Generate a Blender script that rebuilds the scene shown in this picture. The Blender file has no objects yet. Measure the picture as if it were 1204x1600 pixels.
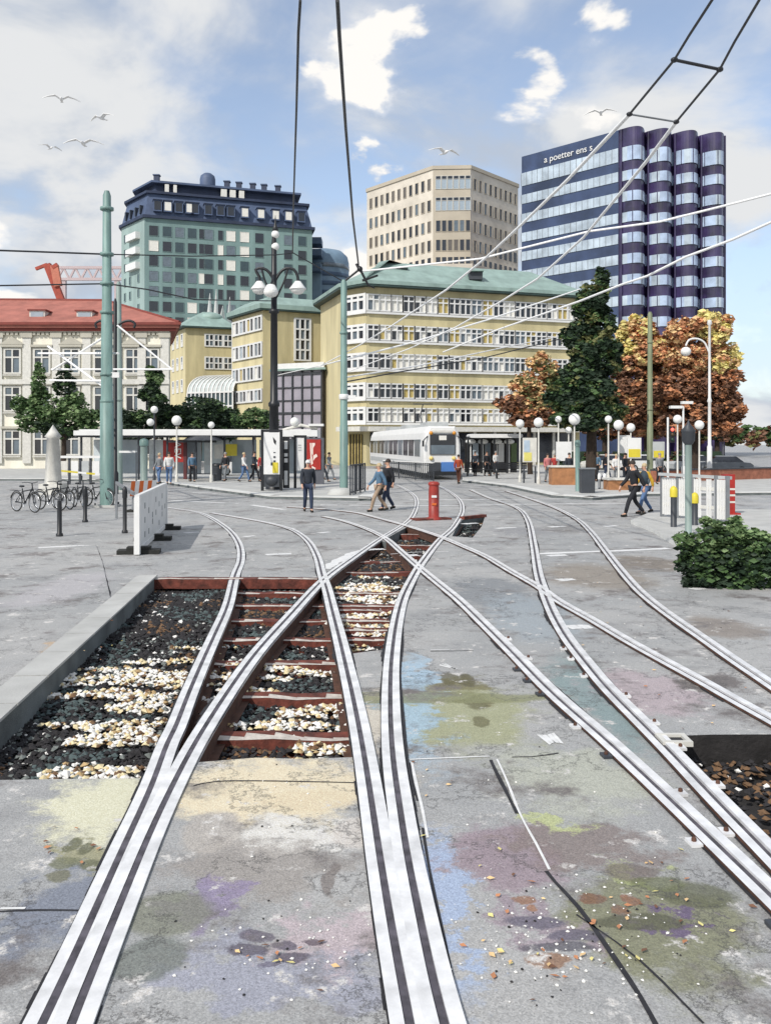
import bpy, bmesh, math, random
from mathutils import Vector, Matrix, noise
from mathutils.geometry import tessellate_polygon
random.seed(24)
scene = bpy.context.scene
COL = scene.collection
PI = math.pi
# ---------------------------------------------------------------- measuring the place
FPX, EYE, HOR, CXP = 1400.0, 2.4, 693.0, 602.0
def at(px, py, d): return Vector(((px-CXP)/FPX*d, d, EYE-(py-HOR)/FPX*d))
def gr(px, py, z=0.0):
    d = FPX*(EYE-z)/(py-HOR); return Vector(((px-CXP)/FPX*d, d, z))
def atz(px, py, z):
    d = FPX*(z-EYE)/(HOR-py); return Vector(((px-CXP)/FPX*d, d, z))
def xat(px, d): return (px-CXP)/FPX*d
def zat(py, d): return EYE-(py-HOR)/FPX*d
def pl(px, d): return Vector((xat(px, d), d))

# ---------------------------------------------------------------- materials
def lin(v):
    v /= 255.0
    return v/12.92 if v <= .04045 else ((v+.055)/1.055)**2.4
def C(r, g, b, k=.8): return (min(.85, lin(r)*k), min(.85, lin(g)*k), min(.85, lin(b)*k), 1)
MATS = {}
def M(name, rgb, rough=.7, metal=0.0, var=.16, scale=2.0, bump=0.0, bscale=30.0, emit=0.0, spec=.5, rgb2=None, streak=False):
    if name in MATS: return MATS[name]
    m = bpy.data.materials.new(name); m.use_nodes = True
    nt = m.node_tree; b = nt.nodes['Principled BSDF']
    b.inputs['Roughness'].default_value = rough; b.inputs['Metallic'].default_value = metal
    b.inputs['Specular IOR Level'].default_value = spec
    tc = nt.nodes.new('ShaderNodeTexCoord')
    if var > 0 or rgb2:
        n = nt.nodes.new('ShaderNodeTexNoise'); n.inputs['Scale'].default_value = scale
        n.inputs['Detail'].default_value = 5; n.inputs['Roughness'].default_value = .62
        mp = nt.nodes.new('ShaderNodeMapping')
        if streak: mp.inputs['Scale'].default_value = (1, 1, .18)
        nt.links.new(tc.outputs['Object'], mp.inputs['Vector']); nt.links.new(mp.outputs['Vector'], n.inputs['Vector'])
        r = nt.nodes.new('ShaderNodeValToRGB')
        r.color_ramp.elements[0].position = .32; r.color_ramp.elements[1].position = .68
        lo = [max(0, c*(1-var)) for c in rgb[:3]]; hi = [min(.9, c*(1+var)) for c in (rgb2 or rgb)[:3]]
        r.color_ramp.elements[0].color = (*lo, 1); r.color_ramp.elements[1].color = (*hi, 1)
        nt.links.new(n.outputs['Fac'], r.inputs['Fac']); nt.links.new(r.outputs['Color'], b.inputs['Base Color'])
    else: b.inputs['Base Color'].default_value = rgb
    if bump > 0:
        n2 = nt.nodes.new('ShaderNodeTexNoise'); n2.inputs['Scale'].default_value = bscale; n2.inputs['Detail'].default_value = 6
        nt.links.new(tc.outputs['Object'], n2.inputs['Vector'])
        bp = nt.nodes.new('ShaderNodeBump'); bp.inputs['Strength'].default_value = bump; bp.inputs['Distance'].default_value = .02
        nt.links.new(n2.outputs['Fac'], bp.inputs['Height']); nt.links.new(bp.outputs['Normal'], b.inputs['Normal'])
    if emit > 0:
        b.inputs['Emission Color'].default_value = rgb; b.inputs['Emission Strength'].default_value = emit
    MATS[name] = m; return m
ASP = dict(bump=.35, bscale=60)
white = M('white_paint', C(240,240,238), .5, var=.06)
offw = M('aged_white', C(222,220,212), .6, var=.12, scale=4)
pgrey = M('pale_grey', C(190,194,194), .55, var=.12)
mgrey = M('mid_grey', C(130,134,138), .55, var=.15)
dgrey = M('dark_grey', C(62,66,72), .5, var=.2)
black = M('black_iron', C(32,34,38), .45, var=.25, scale=8)
mastg = M('mast_green', C(122,152,146), .5, var=.3, scale=3, streak=True)
mastg2 = M('mast_grey_green', C(140,158,152), .55, var=.25, scale=3, streak=True)
masto = M('mast_olive', C(132,140,110), .55, var=.25, scale=3, streak=True)
gdark = M('glass_dark', C(38,42,50), .12, var=.3, scale=.6, spec=.8)
gmid = M('glass_grey', C(105,118,128), .15, var=.25, scale=.8, spec=.8)
gteal = M('glass_teal', C(52,72,78), .15, var=.35, scale=.5, spec=.8)
glight = M('glass_pale', C(170,184,194), .2, var=.15, scale=.6, spec=.8)
curt = M('curtain_ochre', C(196,176,110), .8, var=.2, scale=2)
blind = M('blind_white', C(240,238,230), .8, var=.06)
yel = M('ochre_render', C(212,200,156), .85, var=.22, scale=.45, bump=.1, bscale=8, streak=True)
yel2 = M('sunlit_ochre_render', C(226,214,170), .85, var=.18, scale=.45, bump=.1, bscale=8, streak=True)  # paler copy of the ochre: sunlit side faces put into the colour
copper = M('green_copper', C(150,174,166), .6, var=.2, scale=.7, streak=True)
coppd = M('dark_copper_edge', C(48,70,66), .6, var=.25, scale=1.5)
beige = M('beige_stone', C(230,221,206), .85, var=.16, scale=.22, bump=.1, bscale=4)
beige2 = M('beige_stone_grey', C(200,190,172), .85, var=.1, scale=.2)
tealw = M('teal_render', C(130,158,156), .8, var=.22, scale=.16, streak=True)
tealw2 = M('sunlit_teal_render', C(164,186,182), .8, var=.2, scale=.16, streak=True)  # lighter teal copy, paints the lit side of the tower
slate = M('navy_slate', C(82,98,128), .6, var=.25, scale=.3)
slated = M('navy_slate_dark', C(46,58,84), .6, var=.25, scale=.4)
stucco = M('cream_stucco', C(240,234,218,.9), .85, var=.18, scale=.5, streak=True)
stuccog = M('grey_stucco', C(196,192,178), .85, var=.12, scale=.4)
redroof = M('red_tile_roof', C(178,112,98), .8, var=.22, scale=.7, bump=.3, bscale=6)
redcorn = M('red_brown_cornice', C(132,60,50), .7, var=.2)
navy = M('navy_cladding', C(58,72,104), .3, var=.45, scale=.14, spec=.7)
violet = M('shaded_violet_cladding', C(56,46,84), .3, var=.6, scale=.3, spec=.7)  # shade of the bay side put into a violet cladding colour
bandl = M('pale_blue_band', C(192,206,218), .28, var=.3, scale=.3, spec=.7)
bandr = M('reflection_toned_band', C(182,200,226), .25, var=.3, scale=.35, spec=.8)  # varied tone puts reflections into the band colour
steel = M('polished_rail_steel', (.82,.82,.82,1), .36, metal=.1, var=.28, scale=4.5, rgb2=(.85,.85,.85,1))
groove = M('rail_groove', C(84,80,88), .6, var=.6, scale=7)
rust = M('rust_brown', C(92,62,48), .85, var=.4, scale=7)
tar = M('tar_joint', C(44,44,48), .8, var=.4, scale=12)
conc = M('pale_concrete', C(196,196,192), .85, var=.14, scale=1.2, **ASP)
concd = M('weathered_shaded_concrete', C(112,118,118), .9, var=.35, scale=1.6, **ASP)
kerbm = M('kerb_stone', C(226,226,222), .8, var=.12, scale=2, **ASP)
marking = M('road_paint', C(240,240,238), .6, var=.12, scale=9)
orange = M('orange_paint', C(226,112,44), .5, var=.1)
redp = M('red_paint', C(176,44,36), .5, var=.2, scale=3)
redb = M('bollard_red', C(158,52,42), .5, var=.25, scale=5)
yelp = M('yellow_paint', C(224,206,60), .5, var=.1)
bluep = M('blue_paint', C(84,132,200), .4, var=.12)
amber = M('amber_lens', C(220,150,50), .3, var=.1)
rubber = M('rubber', C(42,42,38), .8, var=.3, scale=9)
globe = M('opal_globe', C(250,250,246), .25, var=.02)
brick = M('brick_orange', C(176,124,84), .85, var=.25, scale=3, bump=.3)
timber = M('sleeper_timber', C(112,58,46), .85, var=.6, scale=7, bump=.5, bscale=25)
timberl = M('sleeper_edge_highlight', C(214,206,196), .85, var=.25, scale=9, bump=.4, bscale=25)  # near-white tone for highlights painted along the sleeper edges
bark = M('bark', C(62,50,40), .9, var=.35, scale=5, bump=.6, bscale=18)
chrome = M('bike_chrome', C(205,208,212), .3, metal=.6, var=.05)
def leafm(n, rgb): return M(n, rgb, .6, var=.3, scale=1.2, spec=.3)
lf = dict(dk=leafm('leaf_dark_green', C(44,62,44,.75)), md=leafm('leaf_green', C(78,104,62,.8)), lt=leafm('leaf_pale_green', C(136,160,110,.8)),
          br=leafm('leaf_dark_brown', C(122,88,68,.85)), ru=leafm('leaf_rust', C(190,132,94,.95)), og=leafm('leaf_orange', C(224,186,136,1.0)),
          ye=leafm('leaf_yellow', C(230,212,138,.95)), ol=leafm('leaf_olive', C(122,124,78,.8)))

# ---------------------------------------------------------------- mesh collecting
ORG = {}
class MB:
    def __init__(s): s.v = []; s.f = []; s.m = []; s.s = []; s.mats = []
    def mi(s, m):
        if m not in s.mats: s.mats.append(m)
        return s.mats.index(m)
    def add(s, vs, fs, m, sm=False):
        o = len(s.v); s.v += [tuple(v) for v in vs]; k = s.mi(m)
        for f in fs: s.f.append([i+o for i in f]); s.m.append(k); s.s.append(sm)
        return s
    def hexa(s, p, m):   # p: 4 bottom ccw, 4 top
        return s.add(p, [(3,2,1,0),(4,5,6,7),(0,1,5,4),(1,2,6,5),(2,3,7,6),(3,0,4,7)], m)
    def box(s, c, size, m, rz=0.0, mat=None):
        x, y, z = [q/2 for q in size]; R = mat or Matrix.Rotation(rz, 3, 'Z'); c = Vector(c)
        return s.hexa([c+R@Vector(q) for q in ((-x,-y,-z),(x,-y,-z),(x,y,-z),(-x,y,-z),(-x,-y,z),(x,-y,z),(x,y,z),(-x,y,z))], m)
    def bar(s, a, b, w, h, m):   # rectangular bar from a to b
        a, b = Vector(a), Vector(b); d = (b-a); L = d.length; d.normalize()
        up = Vector((0,0,1)) if abs(d.z) < .95 else Vector((0,1,0))
        sx = d.cross(up).normalized(); u = sx.cross(d).normalized()
        p = []
        for e in (a, b): p.append([e-sx*w/2-u*h/2, e+sx*w/2-u*h/2, e+sx*w/2+u*h/2, e-sx*w/2+u*h/2])
        return s.add(p[0]+p[1], [(3,2,1,0),(4,5,6,7),(0,1,5,4),(1,2,6,5),(2,3,7,6),(3,0,4,7)], m)
    def prism(s, poly, z0, z1, m, mtop=None):
        n = len(poly); P = [(p[0],p[1],z0) for p in poly]+[(p[0],p[1],z1) for p in poly]
        area = sum(poly[i][0]*poly[(i+1)%n][1]-poly[(i+1)%n][0]*poly[i][1] for i in range(n))
        sd = [(i,(i+1)%n,n+(i+1)%n,n+i) for i in range(n)]
        tp, bt = tuple(range(n,2*n)), tuple(range(n-1,-1,-1))
        if area < 0: sd = [f[::-1] for f in sd]; tp = tp[::-1]; bt = bt[::-1]
        s.add(P, sd+[bt], m); s.add(P, [tp], mtop or m); return s
    def tube(s, path, r, m, n=8, closed=False, cap=True):
        path = [Vector(p) for p in path]; N = len(path); rr = r if isinstance(r, (list, tuple)) else [r]*N
        vs = []; prev = None
        for i, p in enumerate(path):
            if closed: t = path[(i+1)%N]-path[i-1]
            else: t = path[min(i+1,N-1)]-path[max(i-1,0)]
            t.normalize()
            if prev is None: a = t.cross(Vector((0,0,1)) if abs(t.z) < .9 else Vector((1,0,0))).normalized()
            else: a = (prev-t*prev.dot(t)).normalized()
            prev = a; b = t.cross(a)
            for k in range(n):
                q = 2*PI*k/n; vs.append(p+(a*math.cos(q)+b*math.sin(q))*rr[i])
        fs = []
        for i in range(N if closed else N-1):
            j = (i+1)%N
            for k in range(n): fs.append((i*n+k, i*n+(k+1)%n, j*n+(k+1)%n, j*n+k))
        s.add(vs, fs, m, True)
        if cap and not closed: s.add(vs, [tuple(range(n-1,-1,-1)), tuple(range((N-1)*n, N*n))], m)
        return s
    def lathe(s, prof, c, m, n=16, axis=None):
        c = Vector(c); vs = []; R = axis or Matrix.Identity(3)
        for r, z in prof:
            for k in range(n):
                q = 2*PI*k/n; vs.append(c+R@Vector((r*math.cos(q), r*math.sin(q), z)))
        fs = [(i*n+k, i*n+(k+1)%n, (i+1)*n+(k+1)%n, (i+1)*n+k) for i in range(len(prof)-1) for k in range(n)]
        s.add(vs, fs, m, True)
        L = len(prof)-1
        s.add(vs, ([tuple(range(n-1,-1,-1))] if prof[0][0] > 1e-4 else [])+([tuple(range(L*n, L*n+n))] if prof[L][0] > 1e-4 else []), m)
        return s
    def ball(s, c, r, m, n=14, sq=(1,1,1)):
        c = Vector(c); R = Matrix.Diagonal(Vector(sq))
        return s.lathe([(max(1e-5, r*math.sin(PI*i/8)), -r*math.cos(PI*i/8)) for i in range(9)], c, m, n, R)
    def quad(s, a, b, c, d, m): return s.add([a,b,c,d], [(0,1,2,3)], m)
    def mesh(s, name, off=None):
        me = bpy.data.meshes.new(name)
        v = s.v if off is None else [(p[0]-off[0], p[1]-off[1], p[2]-off[2]) for p in s.v]
        me.from_pydata(v, [], s.f)
        for m in s.mats: me.materials.append(m)
        me.polygons.foreach_set('material_index', s.m); me.polygons.foreach_set('use_smooth', s.s)
        me.update(); return me
    def build(s, name, parent=None, world=True):
        off = ORG.get(parent.name) if (parent and world) else None
        o = bpy.data.objects.new(name, s.mesh(name, off)); COL.objects.link(o)
        if parent:
            o.parent = parent
            if parent.name in ORG: ORG[o.name] = ORG[parent.name]
        return o
def tag(o, label=None, cat=None, group=None, kind=None):
    if label: o['label'] = label
    if cat: o['category'] = cat
    if group: o['group'] = group
    if kind: o['kind'] = kind
    return o
def thing(name, label, cat, loc=(0,0,0), rz=0.0, group=None):
    o = bpy.data.objects.new(name, None); COL.objects.link(o); o.location = loc; o.rotation_euler = (0,0,rz)
    o.empty_display_size = .3; ORG[o.name] = Vector(loc); return tag(o, label, cat, group)
def copy_tree(o, parent=None):
    c = o.copy(); COL.objects.link(c)
    if parent: c.parent = parent
    for ch in list(o.children): copy_tree(ch, c)
    return c
def dup(o, loc, rz, label):
    c = copy_tree(o); c.location = loc; c.rotation_euler = (0,0,rz); c['label'] = label; return c
def struct(mb, name): return tag(mb.build(name), kind='structure')

# ---------------------------------------------------------------- people (made first, while the scene is light)
def skin_mesh(name, V, E, R, mats, pick, lv=1):
    me = bpy.data.meshes.new(name); me.from_pydata(V, E, [])
    o = bpy.data.objects.new(name, me); COL.objects.link(o)
    sk = o.modifiers.new('s', 'SKIN'); sk.use_smooth_shade = True
    sd = me.skin_vertices[0].data
    for i, r in enumerate(R):
        sd[i].radius = r if isinstance(r, tuple) else (r, r); sd[i].use_root = (i == 0)
    ss = o.modifiers.new('d', 'SUBSURF'); ss.levels = lv; ss.render_levels = lv
    dg = bpy.context.evaluated_depsgraph_get(); dg.update()
    out = bpy.data.meshes.new_from_object(o.evaluated_get(dg)); out.name = name
    bpy.data.objects.remove(o)
    out.materials.clear()
    for m in mats: out.materials.append(m)
    for p in out.polygons:
        p.use_smooth = True; p.material_index = pick(p.center)
    return out
skinm = M('skin', C(214,168,142), .6, var=.06)
hairs = dict(dark=M('hair_dark', C(52,42,36), .7, var=.2, scale=20), fair=M('hair_fair', C(196,176,140), .7, var=.2, scale=20), grey=M('hair_grey', C(150,148,144), .7, var=.2, scale=20))
def cloth(n, rgb): return M('cloth_'+n, rgb, .85, var=.18, scale=6, bump=.3, bscale=14)
def person(label, loc, yaw, top, legs, hair='dark', stride=.3, side=1, h=1.75, skirt=None, cap=None, shoe=None, face=True, coat=0.0, lean=0.0):
    """stands at loc, faces local -Y turned by yaw"""
    root = thing('person', label, 'person', loc, yaw)
    k = h/1.75
    def P(x, y, z): return (x*k, (y-lean*max(0, z-.9))*k, z*k)
    V = []; E = []; R = []
    def nv(p, r, par=None):
        V.append(P(*p)); R.append((r[0]*k, r[1]*k) if isinstance(r, tuple) else r*k)
        if par is not None: E.append((par, len(V)-1))
        return len(V)-1
    pel = nv((0,0,.95), (.135,.1)); sp = nv((0,.005,1.12), (.125,.09), pel); ch = nv((0,0,1.3), (.15,.105), sp)
    nb = nv((0,.01,1.44), (.075,.07), ch); nk = nv((0,0,1.515), .05, nb)
    h1 = nv((0,-.02,1.575), (.062,.075), nk); h2 = nv((0,-.012,1.645), (.076,.094), h1); h3 = nv((0,-.005,1.71), (.062,.075), h2)
    arms = {}; legsj = {}
    for sx in (-1, 1):
        fw = sx*side                     # +1 : this leg forward, this arm back
        sh = nv((sx*.17,.005,1.41), .062, nb)
        ey, wy = fw*stride*.35+.02, fw*stride*.75-.08
        el = nv((sx*.235,ey,1.15), .047, sh); wr = nv((sx*.235,wy,.925), .032, el)
        pa = nv((sx*.235,wy-.02,.855), (.02,.038), wr)
        for i in range(4):
            a = nv((sx*.238,wy-.05+.021*i,.80), .0085, pa); nv((sx*.228,wy-.055+.02*i,.755+.006*abs(i-1)), .0078, a)
        t = nv((sx*.215,wy-.06,.845), .0095, pa); nv((sx*.208,wy-.075,.81), .0085, t)
        arms[sx] = [(sx*.17,.005,1.41),(sx*.235,ey,1.15),(sx*.235,wy,.935)]
        hp = nv((sx*.085,0,.89), .085, pel)
        if fw > 0: kn, an, to = (sx*.09,-stride*.6-.03,.5), (sx*.085,-stride,.09), (sx*.1,-stride-.15,.04)
        else: kn, an, to = (sx*.09,stride*.3-.05,.48), (sx*.085,stride,.13), (sx*.1,stride-.12,.045)
        kk = nv(kn, .058, hp); aa = nv(an, .04, kk); nv(to, (.036,.03), aa)
        legsj[sx] = [(sx*.085,0,.89), kn, an, to]
    body = skin_mesh('body', V, E, R, [skinm], lambda c: 0)
    bo = bpy.data.objects.new('body', body); COL.objects.link(bo); bo.parent = root
    def garment(name, chains, m, low=None):
        VV = []; EE = []; RR = []; idx = {}
        for chn in chains:
            pv = None
            for p, r in chn:
                key = tuple(round(q, 4) for q in p)
                if key not in idx:
                    idx[key] = len(VV); VV.append(P(*p)); RR.append((r[0]*k, r[1]*k) if isinstance(r, tuple) else r*k)
                if pv is not None and (pv, idx[key]) not in EE: EE.append((pv, idx[key]))
                pv = idx[key]
        o = bpy.data.objects.new(name, skin_mesh(name, VV, EE, RR, [m], lambda c: 0)); COL.objects.link(o); o.parent = root; return o
    tors = [((0,0,.93-coat),(.165+coat*.15,.13+coat*.2)), ((0,.005,1.12),(.155,.12)), ((0,0,1.3),(.178,.132)), ((0,.01,1.44),(.1,.09))]
    ar = [[((0,.01,1.44),(.1,.09))]+[(p, r) for p, r in zip(arms[sx], (.082,.064,.05))] for sx in (-1,1)]
    garment('jacket', [tors]+ar, top)
    if skirt: garment('skirt', [[((0,0,.98),(.15,.12)), ((0,0,.78),(.19,.17)), ((0,0,.56),(.2,.2))]], skirt)
    garment('trousers', [[((0,0,.93),(.15,.115))]+[(p, r) for p, r in zip(legsj[sx][:3], (.1,.074,.058))] for sx in (-1,1)], legs)
    for sx in (-1,1):
        mb = MB(); a, t = Vector(P(*legsj[sx][2])), Vector(P(*legsj[sx][3])); b = a+Vector((0,.05,-.03))
        mb.tube([b+Vector((0,0,-.01)), a+Vector((0,-.03,-.04)), t], [.045*k,.05*k,.036*k], shoe or rubber, 8); mb.build('shoe', root, False)
    mb = MB(); hc = Vector(P(0,.005,1.668)); hm = cap or hairs[hair]
    mb.lathe([(.087*k*math.cos(a)+.002, .1*k*math.sin(a)) for a in [(-.25+i*(PI/2+.25)/6) for i in range(7)]], hc, hm, 14, Matrix.Diagonal(Vector((.98,1.12,1))))
    if cap: mb.box(hc+Vector((0,-.115*k,.01)), (.13*k,.09*k,.014), cap)
    mb.build('cap' if cap else 'hair', root, False)
    if face:
        for sx in (-1,1):
            mb = MB(); mb.ball(P(sx*.031,-.098,1.628), .011*k, black, 8); mb.build('eye', root, False)
        mb = MB(); mb.tube([P(0,-.098,1.625), P(0,-.125,1.592), P(0,-.1,1.585)], [.009*k,.015*k,.009*k], skinm, 6); mb.build('nose', root, False)
        mb = MB(); mb.box(P(0,-.094,1.557), (.042*k,.008,.009), M('lips', C(160,92,84), .5, var=0)); mb.build('mouth', root, False)
    return root
jk_dark = cloth('charcoal', C(46,52,62)); jk_black = cloth('black', C(34,36,42)); jeans = cloth('denim', C(92,120,160)); jeansd = cloth('dark_denim', C(48,60,84))
jk_blue = cloth('steel_blue', C(92,124,150)); jk_rust = cloth('rust', C(162,66,34)); jk_white = cloth('white', C(228,228,226)); jk_pink = cloth('rose', C(206,128,128))
jk_yel = cloth('mustard', C(214,170,50)); jk_grey = cloth('grey', C(128,132,136)); tan = cloth('tan', C(168,146,124)); jk_red = cloth('red', C(180,60,56))
P_ = person
P_('person in charcoal jacket and jeans walking towards the tracks wearing a pale cap', gr(481,800), .25, jk_dark, jeansd, stride=.2, cap=jk_white, h=1.82, coat=.06)
P_('person in steel blue jacket and dark skirt walking beside a taller companion', gr(592,799), -1.2, jk_blue, tan, hair='fair', stride=.34, skirt=jk_black, h=1.7)
P_('tall person in black coat and trousers walking behind the woman in a skirt', gr(606,797), -1.2, jk_black, jeansd, stride=.24, h=1.84, coat=.14)
P_('person in a rust orange jacket standing in front of the white tram', gr(716,756), 2.6, jk_rust, cloth('brown', C(88,50,36)), stride=.12, h=1.74)
P_('person in black jacket striding past the white fence with a dark backpack', gr(991,807), -1.3, jk_black, jk_black, stride=.38, h=1.84, lean=.1)
P_('person in mustard top and blue jeans half hidden by the backpack wearer', gr(1008,802), -1.25, jk_yel, jeans, hair='fair', stride=.3, h=1.72, lean=.06)
P_('person in rose top by the brick planter near the trees', gr(855,754,.13), .3, jk_pink, jk_grey, stride=.12, h=1.7)
P_('person in red jacket with grey hair close to the one in a rose top', gr(866,752,.13), -.5, jk_red, jeansd, hair='grey', stride=.1, h=1.68)
P_('person in white top and blue jeans standing before the red advert', gr(264,757,.13), .3, jk_white, jeans, stride=.1, h=1.8)
P_('person in grey top and blue jeans waiting next to the white shirted one', gr(249,756,.13), -.6, jk_grey, jeans, stride=.14, h=1.74, hair='fair')
P_('person in pale top and light jeans strolling under the long shelter', gr(381,753,.13), 1.3, jk_white, jeans, hair='fair', stride=.3, h=1.74)
P_('dark clothed person walking under the long shelter next to pale jeans', gr(397,752.5,.13), 1.3, jk_dark, jk_black, stride=.28, h=1.8)
P_('person in black jacket leaving behind the red kiosk poster', gr(503,753,.13), 1.2, jk_black, jk_dark, stride=.34, h=1.8, lean=.08)
P_('person in grey jacket walking behind the red kiosk alongside a black jacket', gr(514,750,.13), 1.2, jk_grey, jk_grey, stride=.3, h=1.72)
P_('person in dark clothes standing by the black bench near the dome lamps', gr(742,744,.13), -.4, jk_dark, jk_black, stride=.1, h=1.74)
P_('person in white jacket standing between the dark posts of the small shelter', gr(774,742,.13), .6, jk_white, jk_dark, hair='grey', stride=.1, h=1.72)
P_('person in black passing behind the brown planter boxes', gr(946,752,.13), 1.4, jk_black, jeansd, stride=.3, h=1.78)
for px_, py_, yw_, tp_, lg_, hr_, lab_ in ((300,753,.5,jk_blue,jk_black,'dark','person in blue jacket waiting near the long bench under the shelter'),(352,752,-.6,jk_black,jk_grey,'grey','person in black waiting under the yellow notice of the shelter'),(410,754,.2,jk_red,jk_black,'dark','person in red jacket at the end of the shelter next to the info pillar'),
    (760,744,.4,jk_black,jk_black,'dark','person in black between the second and third dome lamps'),(889,756,.1,jk_dark,jeans,'dark','person in charcoal jacket right behind the teal post'),(932,752,-.9,jk_blue,jk_black,'fair','person in blue jacket beside the dark utility box'),(976,757,.7,jk_black,jk_dark,'dark','person in black standing just before the striding pair'),(1030,757,.3,jk_grey,jk_black,'grey','person in grey jacket behind the white fence near the olive mast')):
    P_(lab_, gr(px_,py_,.13), yw_, tp_, lg_, hair=hr_, stride=.14)
P_('person in white hooded top next to the planter boxes', gr(962,754,.13), .2, jk_white, jk_grey, hair='fair', stride=.1, h=1.66)
# ---------------------------------------------------------------- rails (centre lines measured on the ground)
def catmull(P, step=.25):
    out = []
    for i in range(len(P)-1):
        p0, p1, p2, p3 = P[max(i-1,0)], P[i], P[i+1], P[min(i+2,len(P)-1)]
        n = max(2, int((p2-p1).length/step))
        for j in range(n):
            t = j/n; out.append(.5*((2*p1)+(p2-p0)*t+(2*p0-5*p1+4*p2-p3)*t*t+(3*p1-p0-3*p2+p3)*t*t*t))
    out.append(P[-1]); return out
def smooth(pts, it):
    for _ in range(it): pts = [pts[0]]+[(pts[i-1]+pts[i]*2+pts[i+1])/4 for i in range(1,len(pts)-1)]+[pts[-1]]
    return pts
RAILS = [
 ('pale polished rail curving in beside the white plastic barrier, outermost by the ballast', [(256,793),(300,799),(325,807),(356,827),(373,850),(376,875),(367,900),(356,946),(336,992),(316,1036),(292,1092),(272,1145),(262,1160),(238,1229),(196,1320),(161,1399),(116,1499),(94,1546),(66,1605),(30,1680)]),
 ('polished rail crossing diagonally from the red post down to the near edge of the slab', [(596,750),(612,755),(630,763),(646,774),(651,785),(646,803),(633,818),(593,843),(550,873),(506,906),(450,966),(400,1022),(350,1092),(300,1172),(265,1240),(232,1310),(195,1400),(158,1490),(136,1545),(112,1605),(84,1680)]),
 ('polished rail bending round the small dashes then running straight over the sleepers', [(330,802),(400,814),(433,821),(460,830),(481,846),(495,870),(503,900),(510,920),(520,960),(530,999),(541,1046),(551,1090),(563,1150),(575,1220),(590,1320),(606,1420),(622,1510),(630,1550),(640,1605),(654,1680)]),
 ('polished rail that swings past the red post and narrows towards the near slab edge', [(686,760),(699,767),(716,780),(722,797),(709,823),(686,845),(659,880),(644,905),(629,936),(619,976),(613,1019),(610,1059),(610,1125),(615,1200),(625,1266),(634,1333),(648,1400),(662,1470),(678,1545),(694,1605),(714,1680)]),
 ('long straight polished rail over the mossy slab, first beyond the olive stain', [(505,808),(533,814),(569,826),(600,841),(626,863),(652,886),(682,911),(716,939),(752,974),(800,1022),(849,1073),(889,1110),(937,1151),(989,1199),(1062,1268),(1142,1345),(1210,1411),(1290,1490)]),
 ('polished rail sweeping under the walking couple and out past the brown patch', [(450,793),(502,796),(556,802),(577,807),(622,819),(652,828),(685,839),(702,846),(730,858),(759,871),(797,894),(841,919),(871,941),(926,972),(981,1005),(1055,1046),(1110,1076),(1143,1096),(1220,1138),(1320,1196)]),
 ('polished rail dropping from the platform kerb across its neighbour to the dark pit', [(735,766),(764,779),(797,790),(815,800),(826,818),(833,852),(840,896),(849,926),(863,961),(885,1000),(915,1039),(946,1077),(981,1113),(1018,1150),(1062,1195),(1090,1226),(1142,1280),(1220,1360),(1310,1455)]),
 ('outermost polished rail curving from the planter platform below the green bush', [(790,768),(815,776),(863,793),(900,812),(922,832),(946,863),(970,894),(998,926),(1035,957),(1077,987),(1114,1013),(1143,1034),(1220,1086),(1320,1156)]),
]
RPATH = []
def ribbon(mb, pts, o0, o1, z, m, z2=None):
    L = []; 
    for i, p in enumerate(pts):
        t = pts[min(i+1,len(pts)-1)]-pts[max(i-1,0)]; n = Vector((t.y,-t.x,0)).normalized()
        L.append((p+n*o0, p+n*o1))
    vs = []
    for a, b in L: vs += [(a.x,a.y,z), (b.x,b.y,z if z2 is None else z2)]
    mb.add(vs, [(2*i,2*i+1,2*i+3,2*i+2) for i in range(len(L)-1)], m)
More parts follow.
